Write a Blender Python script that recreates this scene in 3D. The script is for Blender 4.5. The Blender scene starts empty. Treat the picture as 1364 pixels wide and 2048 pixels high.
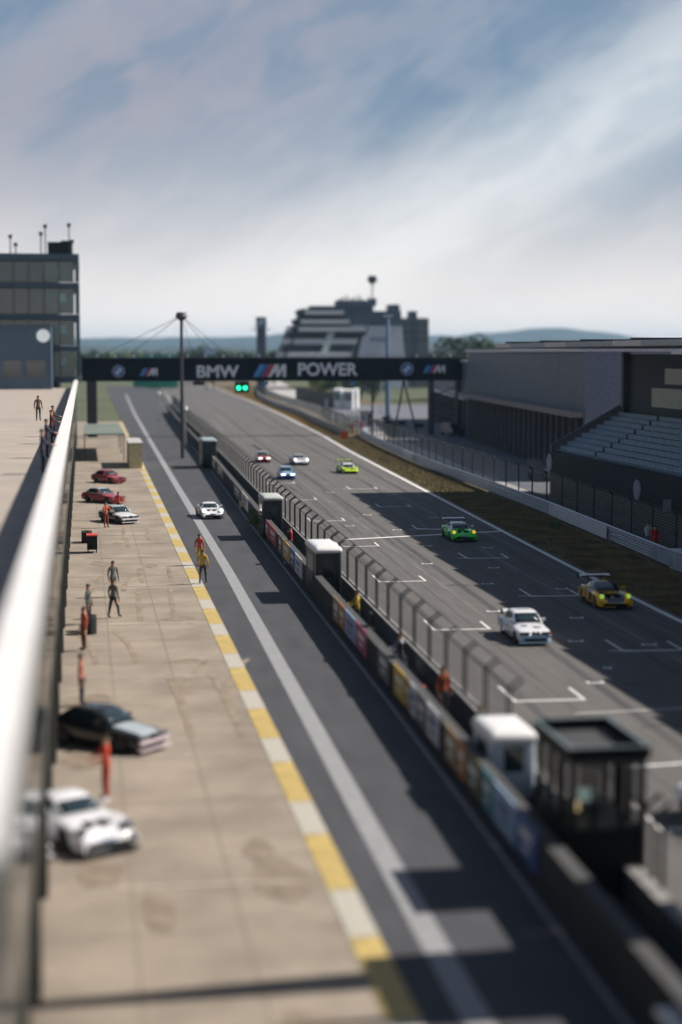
import bpy, bmesh, math, random
from math import sin, cos, pi, radians
import numpy as np
from mathutils import Vector, Matrix
random.seed(7)
sc = bpy.context.scene
C = sc.collection
# ------------------------------------------------------------------ camera
F = 3340.0; H = 11.7
PITCH = math.atan(318 / F); YAW = math.atan(517 * cos(PITCH) / F)
cam_d = bpy.data.cameras.new('camera'); cam = bpy.data.objects.new('camera', cam_d); C.objects.link(cam)
cam.location = (0, 0, H); cam.rotation_euler = (pi / 2 - PITCH, 0, -YAW)
cam_d.sensor_fit = 'VERTICAL'; cam_d.sensor_height = 36; cam_d.lens = F / 2048 * 36
cam_d.clip_start = 0.1; cam_d.clip_end = 30000
cam_d.dof.use_dof = True; cam_d.dof.focus_distance = 100; cam_d.dof.aperture_fstop = cam_d.lens / 1000 / 0.38
sc.camera = cam
# ------------------------------------------------------------------ world
SUN = Vector((1.0, 0.09, 0.98)).normalized()
w = bpy.data.worlds.new("World"); sc.world = w; w.use_nodes = True
nt = w.node_tree; N = nt.nodes; L = nt.links; N.clear()
def nd(tree, t, **k):
    n = tree.nodes.new(t)
    for a, b in k.items(): setattr(n, a, b)
    return n
def mth(tree, op, a, b=None, clamp=False):
    n = nd(tree, 'ShaderNodeMath', operation=op, use_clamp=clamp)
    for i, v in enumerate((a, b)):
        if v is None: continue
        if isinstance(v, (int, float)): n.inputs[i].default_value = v
        else: tree.links.new(v, n.inputs[i])
    return n.outputs[0]
out = nd(nt, 'ShaderNodeOutputWorld'); bg = nd(nt, 'ShaderNodeBackground')
sky = nd(nt, 'ShaderNodeTexSky', sky_type='NISHITA', sun_disc=False)
sky.sun_elevation = math.asin(SUN.z); sky.sun_rotation = math.atan2(SUN.x, SUN.y)
sky.altitude = 600; sky.air_density = 1.0; sky.dust_density = 2.5; sky.ozone_density = 2.0
tc = nd(nt, 'ShaderNodeTexCoord'); sep = nd(nt, 'ShaderNodeSeparateXYZ'); L.new(tc.outputs['Generated'], sep.inputs[0])
X_, Y_, Z_ = sep.outputs
az = mth(nt, 'ARCTAN2', X_, Y_); el = mth(nt, 'MAXIMUM', Z_, 0.0)
# cloud coordinates: streaks that rise towards the sun's side of the sky
cu = mth(nt, 'ADD', mth(nt, 'MULTIPLY', az, 0.878), mth(nt, 'MULTIPLY', el, 0.479))
cv = mth(nt, 'SUBTRACT', mth(nt, 'MULTIPLY', el, 0.878), mth(nt, 'MULTIPLY', az, 0.479))
def cloud(su, sv, detail, lo, hi, off):
    cb = nd(nt, 'ShaderNodeCombineXYZ'); L.new(mth(nt, 'MULTIPLY', cu, su), cb.inputs[0]); L.new(mth(nt, 'MULTIPLY', cv, sv), cb.inputs[1]); cb.inputs[2].default_value = off
    n = nd(nt, 'ShaderNodeTexNoise'); n.inputs['Scale'].default_value = 1; n.inputs['Detail'].default_value = detail; n.inputs['Roughness'].default_value = .55; n.inputs['Distortion'].default_value = .5
    L.new(cb.outputs[0], n.inputs['Vector'])
    m = nd(nt, 'ShaderNodeMapRange', interpolation_type='SMOOTHSTEP'); m.inputs['From Min'].default_value = lo; m.inputs['From Max'].default_value = hi
    L.new(n.outputs['Fac'], m.inputs['Value']); return m.outputs[0]
broad = cloud(5.0, 14.0, 4, .42, .58, 3.1)
fine = cloud(17.0, 44.0, 9, .40, .62, 8.4)
wisp = mth(nt, 'ADD', mth(nt, 'MULTIPLY', broad, .60), mth(nt, 'MULTIPLY', fine, .45), True)
def band(c, wd):      # one long streak of high cloud
    d = mth(nt, 'ABSOLUTE', mth(nt, 'ADD', cv, -c)); m = nd(nt, 'ShaderNodeMapRange', interpolation_type='SMOOTHSTEP')
    m.inputs['From Min'].default_value = 0; m.inputs['From Max'].default_value = wd; m.inputs['To Min'].default_value = 1; m.inputs['To Max'].default_value = 0
    L.new(d, m.inputs['Value']); return m.outputs[0]
streak = mth(nt, 'MULTIPLY', band(-.030, .060), mth(nt, 'ADD', mth(nt, 'MULTIPLY', fine, .25), .75))
veil = mth(nt, 'MULTIPLY', band(.125, .10), mth(nt, 'ADD', mth(nt, 'MULTIPLY', wisp, .7), .30))
def mix(a, b, f):
    n = nd(nt, 'ShaderNodeMix', data_type='RGBA')
    L.new(f, n.inputs[0]) if not isinstance(f, float) else setattr(n.inputs[0], 'default_value', f)
    for s, v in ((6, a), (7, b)):
        if isinstance(v, tuple): n.inputs[s].default_value = v
        else: L.new(v, n.inputs[s])
    return n.outputs[2]
SKY_S = 0.10
zen = nd(nt, 'ShaderNodeMapRange', interpolation_type='SMOOTHSTEP'); zen.inputs['From Min'].default_value = .20; zen.inputs['From Max'].default_value = .6
L.new(el, zen.inputs['Value'])
base = mix(mix(sky.outputs[0], (1.30, 1.98, 2.85, 1), .88), (.35, .62, 1.15, 1), zen.outputs[0])      # deep sky, muted by thin high cloud
c0 = mix(base, (3.9, 4.0, 4.5, 1), mth(nt, 'MULTIPLY', wisp, .52))
c0 = mix(c0, base, mth(nt, 'MULTIPLY', zen.outputs[0], .6))
c1a = mix(c0, (2.9, 2.85, 3.35, 1), mth(nt, 'MULTIPLY', veil, .95))
c1 = mix(c1a, (5.5, 5.9, 6.2, 1), mth(nt, 'MULTIPLY', streak, .88))
mr = nd(nt, 'ShaderNodeMapRange', interpolation_type='SMOOTHSTEP'); mr.inputs['From Min'].default_value = -.02; mr.inputs['From Max'].default_value = .18
mr.inputs['To Min'].default_value = 1; mr.inputs['To Max'].default_value = 0
L.new(el, mr.inputs['Value'])
c2 = mix(c1, (9.6, 8.7, 7.9, 1), mth(nt, 'POWER', mr.outputs[0], 1.8))
L.new(c2, bg.inputs[0]); bg.inputs[1].default_value = SKY_S; L.new(bg.outputs[0], out.inputs[0])
# ------------------------------------------------------------------ sun
sl = bpy.data.lights.new('sun', 'SUN'); sl.energy = 5.0; sl.angle = radians(.6); sl.color = (1, .93, .83)
so = bpy.data.objects.new('sun', sl); C.objects.link(so); so.rotation_euler = SUN.to_track_quat('Z', 'Y').to_euler(); so.location = (60, 20, 60)
sc.view_settings.view_transform = 'Standard'; sc.view_settings.look = 'None'; sc.view_settings.gamma = 1; sc.view_settings.exposure = 0.42
sc.view_settings.use_curve_mapping = False
sc.render.engine = 'CYCLES'
sc.cycles.use_denoising = True; sc.cycles.max_bounces = 6; sc.cycles.volume_bounces = 0; sc.cycles.transparent_max_bounces = 12
sc.cycles.use_adaptive_sampling = True; sc.cycles.adaptive_threshold = .02; sc.cycles.sample_clamp_indirect = 6; sc.cycles.blur_glossy = 1
# ------------------------------------------------------------------ helpers
def at(px, py, z=0.0):
    """ground point seen at a pixel of the 1364 x 2048 photograph (survey of the place)"""
    x = (px - 682) / F; y = -(py - 1024) / F
    fw = cos(PITCH) + y * sin(PITCH); up = -sin(PITCH) + y * cos(PITCH); t = (z - H) / up
    X = x * t; Y = fw * t
    return Vector((X * cos(YAW) + Y * sin(YAW), -X * sin(YAW) + Y * cos(YAW), z))
MATS = {}
def mat(name, rgb, rough=.7, metal=0.0, var=.18, scale=3.0, bump=0.0, emit=None, es=1.0, spec=.5, coat=0, stretch=(1, 1, 1), var2=None):
    if name in MATS: return MATS[name]
    m = bpy.data.materials.new(name); m.use_nodes = True; t = m.node_tree
    b = t.nodes['Principled BSDF']; b.inputs['Roughness'].default_value = rough; b.inputs['Metallic'].default_value = metal
    b.inputs['Specular IOR Level'].default_value = spec; b.inputs['Coat Weight'].default_value = coat
    tcn = t.nodes.new('ShaderNodeTexCoord'); mp = t.nodes.new('ShaderNodeMapping'); mp.inputs['Scale'].default_value = stretch
    t.links.new(tcn.outputs['Object'], mp.inputs[0])
    n = t.nodes.new('ShaderNodeTexNoise'); n.inputs['Scale'].default_value = scale; n.inputs['Detail'].default_value = 6; n.inputs['Roughness'].default_value = .6
    t.links.new(mp.outputs[0], n.inputs['Vector'])
    r = t.nodes.new('ShaderNodeValToRGB'); c = Vector(rgb)
    a = c * (1 - var); d = Vector(var2) if var2 else c * (1 + var)
    r.color_ramp.elements[0].position = .3; r.color_ramp.elements[1].position = .7
    r.color_ramp.elements[0].color = (*a, 1); r.color_ramp.elements[1].color = (*d, 1)
    t.links.new(n.outputs['Fac'], r.inputs[0]); t.links.new(r.outputs[0], b.inputs['Base Color'])
    if bump:
        bp = t.nodes.new('ShaderNodeBump'); bp.inputs['Strength'].default_value = bump; bp.inputs['Distance'].default_value = .02
        n2 = t.nodes.new('ShaderNodeTexNoise'); n2.inputs['Scale'].default_value = scale * 14; n2.inputs['Detail'].default_value = 4
        t.links.new(mp.outputs[0], n2.inputs['Vector']); t.links.new(n2.outputs['Fac'], bp.inputs['Height']); t.links.new(bp.outputs[0], b.inputs['Normal'])
    if emit: b.inputs['Emission Color'].default_value = (*emit, 1); b.inputs['Emission Strength'].default_value = es
    MATS[name] = m; return m
class MB:
    def __init__(s): s.v = []; s.f = []; s.m = []
    def add(s, vs, fs, mi=0):
        o = len(s.v); s.v += [tuple(v) for v in vs]; s.f += [tuple(i + o for i in f) for f in fs]; s.m += [mi] * len(fs); return s
    def box(s, c, d, mi=0, rz=0.0, M=None):
        x, y, z = (k / 2 for k in d); P = [(a * x, b * y, e * z) for e in (-1, 1) for b in (-1, 1) for a in (-1, 1)]
        cr, sr = cos(rz), sin(rz); P = [(c[0] + p[0] * cr - p[1] * sr, c[1] + p[0] * sr + p[1] * cr, c[2] + p[2]) for p in P]
        if M: P = [M @ Vector(p) for p in P]
        return s.add(P, [(0, 2, 3, 1), (4, 5, 7, 6), (0, 1, 5, 4), (2, 6, 7, 3), (0, 4, 6, 2), (1, 3, 7, 5)], mi)
    def bar(s, a, b, r, n=6, mi=0, r2=None, cap=True):
        a = Vector(a); b = Vector(b); d = (b - a); r2 = r if r2 is None else r2
        q = d.to_track_quat('Z', 'Y'); P = []
        for c, rr in ((a, r), (b, r2)):
            for i in range(n):
                t = 2 * pi * (i + .5) / n; P.append(c + q @ Vector((cos(t) * rr, sin(t) * rr, 0)))
        fs = [(i, (i + 1) % n, n + (i + 1) % n, n + i) for i in range(n)]
        if cap: fs += [tuple(range(n - 1, -1, -1)), tuple(range(n, 2 * n))]
        return s.add(P, fs, mi)
    def prism(s, pts, z0, z1, mi=0):
        n = len(pts); P = [(p[0], p[1], z0) for p in pts] + [(p[0], p[1], z1) for p in pts]
        return s.add(P, [tuple(range(n - 1, -1, -1)), tuple(range(n, 2 * n))] + [(i, (i + 1) % n, n + (i + 1) % n, n + i) for i in range(n)], mi)
    def mesh(s, name, mats, smooth=False):
        me = bpy.data.meshes.new(name); me.from_pydata(s.v, [], s.f)
        for m in (mats if isinstance(mats, (list, tuple)) else [mats]): me.materials.append(m)
        me.polygons.foreach_set('material_index', s.m)
        if smooth: me.polygons.foreach_set('use_smooth', [True] * len(s.f))
        me.update(); return me
    def build(s, name, mats, parent=None, *a):
        a = list(a); smooth = bool(a.pop(0)) if a and isinstance(a[0], bool) else False
        loc = a[0] if a else None; rz = a[1] if len(a) > 1 else None
        o = bpy.data.objects.new(name, s.mesh(name, mats, smooth)); return link(o, parent, loc, rz)
def link(o, parent=None, loc=None, rz=None):
    C.objects.link(o)
    if parent: o.parent = parent
    if loc is not None: o.location = loc
    if rz is not None: o.rotation_euler = (0, 0, rz)
    return o
def inst(name, me, parent=None, loc=(0, 0, 0), rz=0.0, scale=None):
    o = bpy.data.objects.new(name, me); link(o, parent, loc, rz)
    if scale: o.scale = scale
    return o
def tag(o, label=None, cat=None, group=None, kind=None):
    if label: o['label'] = label
    if cat: o['category'] = cat
    if group: o['group'] = group
    if kind: o['kind'] = kind
    return o
def thing(name, label, cat, loc=(0, 0, 0), rz=0.0, group=None):
    o = bpy.data.objects.new(name, None); link(o, None, loc, rz); return tag(o, label, cat, group)
def copy_tree(o, parent=None):
    c = o.copy(); C.objects.link(c); c.parent = parent
    for ch in o.children: copy_tree(ch, c)
    return c
def struct(o, label=None): o['kind'] = 'structure'; return o
def sheet(name, pts, z, m, parent=None):
    mb = MB(); mb.add([(p[0], p[1], z) for p in pts], [tuple(range(len(pts)))]); o = mb.build(name, m, parent); return o
def lerp_poly(P, x):
    for (a, b), (c, d) in zip(P, P[1:]):
        if x <= c: return b + (d - b) * (x - a) / (c - a)
    (a, b), (c, d) = P[-2:]; return b + (d - b) * (x - a) / (c - a)
def resample(P, step):
    out = [Vector(P[0])]; acc = 0
    for a, b in zip(P, P[1:]):
        a = Vector(a); b = Vector(b); l = (b - a).length; t = step - acc
        while t <= l: out.append(a.lerp(b, t / l)); t += step
        acc = l - (t - step)
    return out
def strip(mb, P, off0, off1, z, mi=0):
    """flat ribbon along a polyline between two sideways offsets"""
    vs = []
    for i, p in enumerate(P):
        a = P[max(i - 1, 0)]; b = P[min(i + 1, len(P) - 1)]; d = (Vector(b[:2]) - Vector(a[:2])).normalized(); nrm = Vector((d.y, -d.x))
        for o in (off0, off1): vs.append((p[0] + nrm.x * o, p[1] + nrm.y * o, z))
    mb.add(vs, [(2 * i, 2 * i + 1, 2 * i + 3, 2 * i + 2) for i in range(len(P) - 1)], mi)
# ------------------------------------------------------------------ materials
asphalt = mat('track_asphalt', (.118, .112, .110), .86, spec=.3, var=.16, scale=.9, bump=.35, stretch=(3, .25, 1))
lane_as = mat('pit_lane_asphalt', (.052, .053, .062), .8, var=.22, scale=.5, bump=.3, stretch=(2, .5, 1))
apron_m = mat('apron_concrete', (.27, .225, .183), .85, var=.30, scale=.30, bump=.3)
conc = mat('concrete', (.30, .29, .28), .85, var=.2, scale=1.2, bump=.3)
conc_d = mat('dark_concrete', (.055, .058, .065), .85, var=.2, scale=.8, bump=.2)
conc_l = mat('pale_concrete', (.42, .41, .41), .8, var=.12, scale=1)
white_l = mat('white_line_paint', (.78, .76, .76), .6, var=.18, scale=4)
grey_l = mat('grey_lane_paint', (.27, .27, .285), .7, var=.12, scale=2)
yellow_l = mat('yellow_line_paint', (.46, .34, .12), .65, var=.25, scale=2)
whity_l = mat('cream_line_paint', (.44, .41, .36), .65, var=.12, scale=2)
tar = mat('tar_mark', (.03, .03, .032), .7, var=.3, scale=3)
grass_m = mat('dry_grass_soil', (.125, .095, .06), .95, var=.45, scale=.35, bump=.6, var2=(.18, .14, .075))
field_m = mat('field_grass', (.07, .085, .04), .95, var=.35, scale=.02)
steel = mat('galvanised_steel', (.42, .45, .50), .42, .6, var=.15, scale=3)
dsteel = mat('dark_fence_steel', (.045, .045, .048), .5, .5, var=.2)
black = mat('black_panel', (.006, .008, .012), .85, var=.3, spec=.15)
blackm = mat('matt_black', (.01, .01, .012), .9, var=.3)
glass_d = mat('dark_window_glass', (.02, .035, .045), .08, var=.2, spec=.8)
whitep = mat('white_paint', (.75, .75, .76), .4, var=.05)
rubber = mat('rubber', (.015, .015, .016), .8, var=.3)
greyp = mat('grey_cladding', (.10, .115, .145), .6, var=.12, scale=.6)
bluep = mat('blue_grey_cladding', (.07, .11, .16), .55, var=.15, scale=.4)
red_p = mat('red_paint', (.55, .05, .03), .5, var=.1)
seat_b = mat('grey_blue_plastic_seat', (.26, .36, .46), .5, var=.2, scale=4)
# ------------------------------------------------------------------ ground and setting
EDGE_PX = [(1364, 1245), (1140, 1133), (1000, 1060), (800, 955), (700, 903), (640, 868), (560, 828), (500, 802), (450, 783), (420, 772)]
edge = [tuple(at(*p)[:2]) for p in EDGE_PX]
edge = [(24.6, 0), (25.1, 35)] + edge + [(49, 760), (56, 1000)]
FEN = [(10.9, 5), (11.5, 31), (12.1, 52), (12.6, 77), (13.3, 110), (14.2, 146), (14.9, 173), (15.6, 208), (16.8, 271), (19.6, 377), (30, 700), (40, 1000)]
fx = lambda y: lerp_poly([(b, a) for a, b in FEN], y)
ex = lambda y: lerp_poly([(b, a) for a, b in edge], y)
struct(sheet('ground', [(-9000, -300), (9000, -300), (9000, 12000), (-9000, 12000)], -.06, field_m))
ys = [0, 20, 40, 60, 80, 100, 125, 150, 180, 210, 240, 280, 320, 380, 450, 600, 760, 1000]
mb = MB(); vs = []
for y in ys: vs += [(fx(y) - .3, y, 0), (ex(y) + .35, y, 0)]
mb.add(vs, [(2 * i, 2 * i + 1, 2 * i + 3, 2 * i + 2) for i in range(len(ys) - 1)])
track = struct(mb.build('race_track', asphalt))
# verge
RAIL = [(28.5, 0), (30, 45), (31.1, 75), (31.9, 92), (33.2, 116.5), (34.0, 143), (34.5, 163.4), (35.3, 181), (36.6, 206), (38.4, 232), (39.6, 237.5), (41.6, 240)]
RAIL2 = [(36.6, 234), (37.6, 255), (38.9, 284), (40.6, 312), (42.0, 369), (45.8, 440), (52.6, 509), (63, 600)]
rx = lambda y: lerp_poly([(b, a) for a, b in RAIL[:10]], y)
mb = MB(); vs = []
for y in ys: vs += [(ex(y) + .3, y, -.02), ((rx(y) if y < 232 else ex(y) + 30) + 1.2, y, -.02)]
mb.add(vs, [(2 * i, 2 * i + 1, 2 * i + 3, 2 * i + 2) for i in range(len(ys) - 1)])
verge = struct(mb.build('grass_verge', grass_m))
# pit lane and apron
GREY = [(6.55, 0), (6.7, 27.6), (6.85, 40), (7.0, 49.3), (7.6, 89.6), (8.2, 161), (8.8, 227), (9.7, 319), (12, 480)]
mb = MB(); vs = []
for y in ys[:-2]: vs += [(5.45 + y * .004, y, -.01), (fx(y) - .3, y, -.01)]
mb.add(vs, [(2 * i, 2 * i + 1, 2 * i + 3, 2 * i + 2) for i in range(len(ys) - 3)])
lane = struct(mb.build('pit_lane', lane_as))
apron = struct(sheet('pit_apron', [(-14, 0), (5.5, 0), (6.6, 290), (-14, 290)], -.012, apron_m))
# lane markings, children of the pit lane
gp = resample([Vector((a, b, 0)) for a, b in GREY], 6)
mb = MB(); strip(mb, gp, -.28, .28, .0); tag(mb.build('lane_line', grey_l, lane), 'broad grey line along the middle of the pit lane')
mb = MB(); strip(mb, [Vector((fx(y) - 2.15, y, 0)) for y in range(5, 400, 8)], -.06, .06, .0); mb.build('wall_line', grey_l, lane)
y = 6.0; k = 0
ymesh = {}
while y < 285:
    xx = 5.35 + .003 * y; n = 'yellow_block' if k % 2 == 0 else 'cream_block'; l = 4.3 if k % 2 == 0 else 3.0
    if n not in ymesh: ymesh[n] = MB().box((0, l / 2, 0), (.62, l - .02, .008)).mesh(n, yellow_l if k % 2 == 0 else whity_l)
    inst(n, ymesh[n], apron, (xx, y, 0)); y += l; k += 1
# track edge line
mb = MB(); strip(mb, resample([Vector((a, b, 0)) for a, b in edge], 8), -.14, .16, .006); tag(mb.build('edge_line', white_l, track), 'white line along the right edge of the track')
mb = MB(); strip(mb, [Vector((fx(y) + .5, y, 0)) for y in range(5, 500, 10)], -.06, .06, .006); mb.build('edge_line', white_l, track)
def line(p, q, wd, name='grid_mark', m=white_l, z=.006):
    a = at(*p); b = at(*q); d = (b - a); L_ = d.length
    mb = MB().box((0, 0, 0), (L_, wd, .004)); return mb.build(name, m, track, ((a.x + b.x) / 2, (a.y + b.y) / 2, z), math.atan2(d.y, d.x))
def grid_box(x, y, wd=2.6, stub=True):
    mb = MB(); mb.box((0, 0, 0), (wd, .16, .004)); mb.box((-wd / 2 + .05, 1.3, .001), (.1, 2.6, .004)); mb.box((wd / 2 - .05, 1.0, .001), (.1, 2.0, .004))
    if stub: mb.box((-wd / 2 - .1, .12, .002), (.9, .08, .004))
    mb.build('grid_box', white_l, track, (x, y, .008), random.uniform(-.01, .01) - .03)
def e_mark(x, y, wd=.62):
    mb = MB(); mb.box((0, 0, 0), (wd, .12, .004))
    for sx in (-1, 1): mb.box((sx * (wd / 2 - .05), .16, .001), (.1, .22, .004))
    mb.build('grid_number', white_l, track, (x, y, .008), -.04)
for i, y in enumerate((62.5, 77.5, 92.6, 108.6, 125.0, 142)): grid_box(22.1 + .022 * (y - 62), y, 2.5)
for i, y in enumerate((38.5, 53.9, 68.6, 83.7, 99.5, 115, 132, 149)): grid_box(15.45 + .022 * (y - 54), y, 2.5, False)
for (px, py) in [(1153, 1283), (1155, 1236), (1125, 1178), (1192, 1366), (1217, 1337), (988, 1223), (976, 1168), (988, 1136), (976, 1096), (867, 1035), (785, 990), (855, 1128), (855, 1092), (795, 1060), (735, 1030), (1300, 1290), (700, 1052), (660, 985)]:
    p = at(px, py); e_mark(p.x, p.y, .62 if px != 1217 else .3)
tag(line((686, 1079.5), (1003, 1062.5), .38, 'start_line', z=.007), 'white start line across the track beside the green car')
line((835, 1057), (888, 1060), .2, 'start_line', z=.009)
line((1150, 1427.5), (1380, 1416), .07); tag(line((1250, 1535), (1400, 1524), .16, 'start_line'), 'white line across the track beside the glass booth')
for (px, py, l) in [(1330, 1451, 1.6), (1285, 1367, 1.3), (985, 1120, 1.2), (1040, 1125, 1.4), (1010, 1150, 1.3), (915, 1170, 1.3), (1075, 1283, 1.0), (890, 1033, 1.2), (930, 1140, 1.1), (1020, 1288, 1.1)]:
    p = at(px, py); mb = MB(); pts = []
    for j in range(9):
        t = j / 8; pts.append(Vector((p.x - l / 2 + l * t, p.y + .10 * sin(t * 9 + px), 0)))
    strip(mb, pts, -.09 - .03 * sin(px), .09, .007); mb.build('tar_patch', tar, track)
# long seams and tyre streaks on the track
seam = mat('track_seam', (.06, .06, .06), .85, var=.3); rubb = mat('tyre_rubber_streak', (.062, .06, .06), .75, var=.3, scale=.6, stretch=(2, .2, 1))
for off, wd, m_ in ((3.6, .05, seam), (7.3, .05, seam), (11.0, .05, seam), (5.0, .35, rubb), (8.4, .3, rubb), (9.9, .45, rubb), (2.4, .3, rubb)):
    mb = MB(); strip(mb, [Vector((fx(y) + off + .012 * y * off / 6 + .25 * sin(y * .03 + off), y, 0)) for y in range(10, 460, 6)], -wd / 2, wd / 2, .004); mb.build('track_seam', m_, track)
# gravel / asphalt behind the verge: paddock road and a dark sheet painting in the stand's shade
pad = mat('paddock_asphalt', (.13, .14, .165), .8, var=.15, scale=.3)
pave = mat('pale_paving', (.40, .38, .37), .85, var=.12, scale=.5)
struct(sheet('paddock_road', [(29, 0), (31.2, 70), (34.4, 117), (36.4, 165), (38.0, 190), (40.2, 232), (41.5, 250), (47, 372), (75, 375), (120, 300), (120, 0)], -.014, pad))
sheet('forecourt_shade', [(29.5, 0), (31.6, 70), (34.4, 115), (35.2, 136), (60, 136), (60, 0)], -.008, mat('painted_stand_shade', (.035, .037, .042), .85, var=.3, scale=.5))['kind'] = 'structure'  # near-black colour stands in for the grandstand's shade on the ground
sheet('paved_strip', [(35.3, 137), (36.2, 165), (38.0, 190), (40.0, 232), (41.2, 245), (43.8, 245), (42.5, 225), (40.5, 190), (38.5, 165), (37.4, 137)], -.008, pave)['kind'] = 'structure'
struct(sheet('service_road', [(46, 380), (57, 520), (75, 700), (82, 700), (66, 520), (54, 380)], -.014, pave))
# dry grass tufts on the verge
rng = np.random.default_rng(3)
def tufts(name, n, fx0, fx1, y0, y1, h, m, label, power=1.0):
    V = []; Fc = []
    ysr = y0 + (y1 - y0) * rng.random(n) ** power; u = rng.random(n)
    a = np.array([fx0(y) for y in ysr]); b = np.array([fx1(y) for y in ysr]); xs = a + (b - a) * u
    ang = rng.random(n) * 2 * pi; hh = h * (.4 + .9 * rng.random(n)); ww = hh * .55
    dx = np.cos(ang) * ww; dy = np.sin(ang) * ww; lx = (rng.random(n) - .5) * hh; ly = (rng.random(n) - .5) * hh
    P = np.empty((n, 3, 3)); P[:, 0] = np.stack([xs - dx, ys_ := ysr - dy, np.full(n, -.02)], 1); P[:, 1] = np.stack([xs + dx, ysr + dy, np.full(n, -.02)], 1); P[:, 2] = np.stack([xs + lx, ysr + ly, hh], 1)
    me = bpy.data.meshes.new(name); me.vertices.add(3 * n); me.vertices.foreach_set('co', P.ravel()); me.loops.add(3 * n); me.loops.foreach_set('vertex_index', np.arange(3 * n)); me.polygons.add(n); me.polygons.foreach_set('loop_start', np.arange(0, 3 * n, 3))
    me.update(); me.validate(); me.materials.append(m); o = bpy.data.objects.new(name, me); C.objects.link(o); return tag(o, label, 'grass', kind='stuff')
gt = mat('dry_grass_blades', (.17, .13, .07), .95, var=.45, scale=.6, var2=(.32, .26, .12))
tufts('dry_grass', 90000, lambda y: ex(y) + .45, lambda y: rx(y) - .35, 66, 232, .07, gt, 'dry brown grass between the track edge line and the guardrail')
gt2 = mat('far_dry_grass_blades', (.34, .23, .09), .95, var=.25, scale=.3)
tufts('straw_grass', 26000, lambda y: ex(y) + .5, lambda y: lerp_poly([(b, a) for a, b in RAIL2], y) - .4, 236, 520, .14, gt2, 'straw coloured grass beyond the gantry, between track and concrete wall')
# ------------------------------------------------------------------ guardrails
def guardrail(name, label, P, y_white=None):
    t = thing(name, label, 'guardrail', (0, 0, 0))
    pts = resample([Vector((a, b, 0)) for a, b in P], 2.0)
    prof = [(-.05, .0), (.03, .06), (.03, .10), (-.04, .155), (.03, .21), (.03, .25), (-.05, .31)]
    seg = 6; k = 0
    post = MB().box((.12, 0, .48), (.1, .1, .98)).mesh('post', steel)
    while k < len(pts) - 1:
        sub = pts[k:k + seg + 1]
        whitep_ = y_white and y_white[0] <= sub[0].y < y_white[1]
        for tier in range(3):
            mb = MB(); vs = []
            for p in sub:
                q = pts[min(pts.index(p) + 1, len(pts) - 1)]; pp = pts[max(pts.index(p) - 1, 0)]; d = (q - pp).normalized(); nr = Vector((-d.y, d.x, 0))
                for (o, z) in prof: vs.append(p + nr * (o + .01) + Vector((0, 0, .06 + tier * .32 + z)))
            n = len(prof); mb.add(vs, [(i * n + j, (i + 1) * n + j, (i + 1) * n + j + 1, i * n + j + 1) for i in range(len(sub) - 1) for j in range(n - 1)])
            mb.build('rail', steel if not whitep_ else whitep, t)
        k += seg
    for p, q in zip(pts, pts[1:]):
        d = q - p; inst('post', post, t, p, math.atan2(d.y, d.x) - pi / 2)
    return t
guardrail('guardrail', 'long three tier steel guardrail beside the grass verge right of the track', [RAIL[0]] + RAIL[1:])
# white advertising strips hung on the guardrail
def rail_board(y0, y1, m, label):
    x0, x1 = rx(y0), rx(y1); d = Vector((x1 - x0, y1 - y0, 0)); c = ((x0 + x1) / 2 - .13, (y0 + y1) / 2, .54)
    o = MB().box((0, 0, 0), (.03, d.length, .84)).build('rail_banner', m, None, c, -math.atan2(d.x, d.y)); return tag(o, label, 'banner', 'white banners on the guardrail')
rail_board(100, 116, mat('white_banner', (.6, .62, .66), .5, var=.12, scale=2), 'long white banner on the guardrail opposite the green car')
rail_board(176, 183, MATS['white_banner'], 'short white banner on the guardrail near the flag marshals')
rail_board(72, 90, mat('pale_blue_banner', (.3, .34, .42), .5, var=.25, scale=1), 'pale blue banner on the guardrail beside the yellow car')
# concrete wall with debris fence further on
def barrier_wall(name, label, P, z, m, step=4.0, th=.3):
    t = thing(name, label, 'wall'); pts = resample([Vector((a, b, 0)) for a, b in P], step)
    me = MB().box((0, 0, z / 2), (step - .04, th, z)).mesh('concrete_block', m)
    for a, b in zip(pts, pts[1:]):
        c = (a + b) / 2; d = b - a; inst('concrete_block', me, t, c, math.atan2(d.y, d.x))
    return t, pts
barrier_wall('concrete_wall', 'pale concrete barrier wall beyond the marshal post, right of the track', RAIL2, 1.05, conc)
rb = thing('banner_board', 'long cream advertising board behind the concrete wall beyond the marshal post', 'advertising board')
pts = resample([Vector((a + 2.2, b, 0)) for a, b in RAIL2[2:7]], 6)
me = MB().box((0, 0, 1.5), (5.9, .06, 1.3)).mesh('board', mat('cream_board', (.62, .58, .54), .6, var=.08))
for a, b in zip(pts, pts[1:]): c = (a + b) / 2; d = b - a; inst('board', me, rb, c, math.atan2(d.y, d.x))
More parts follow.
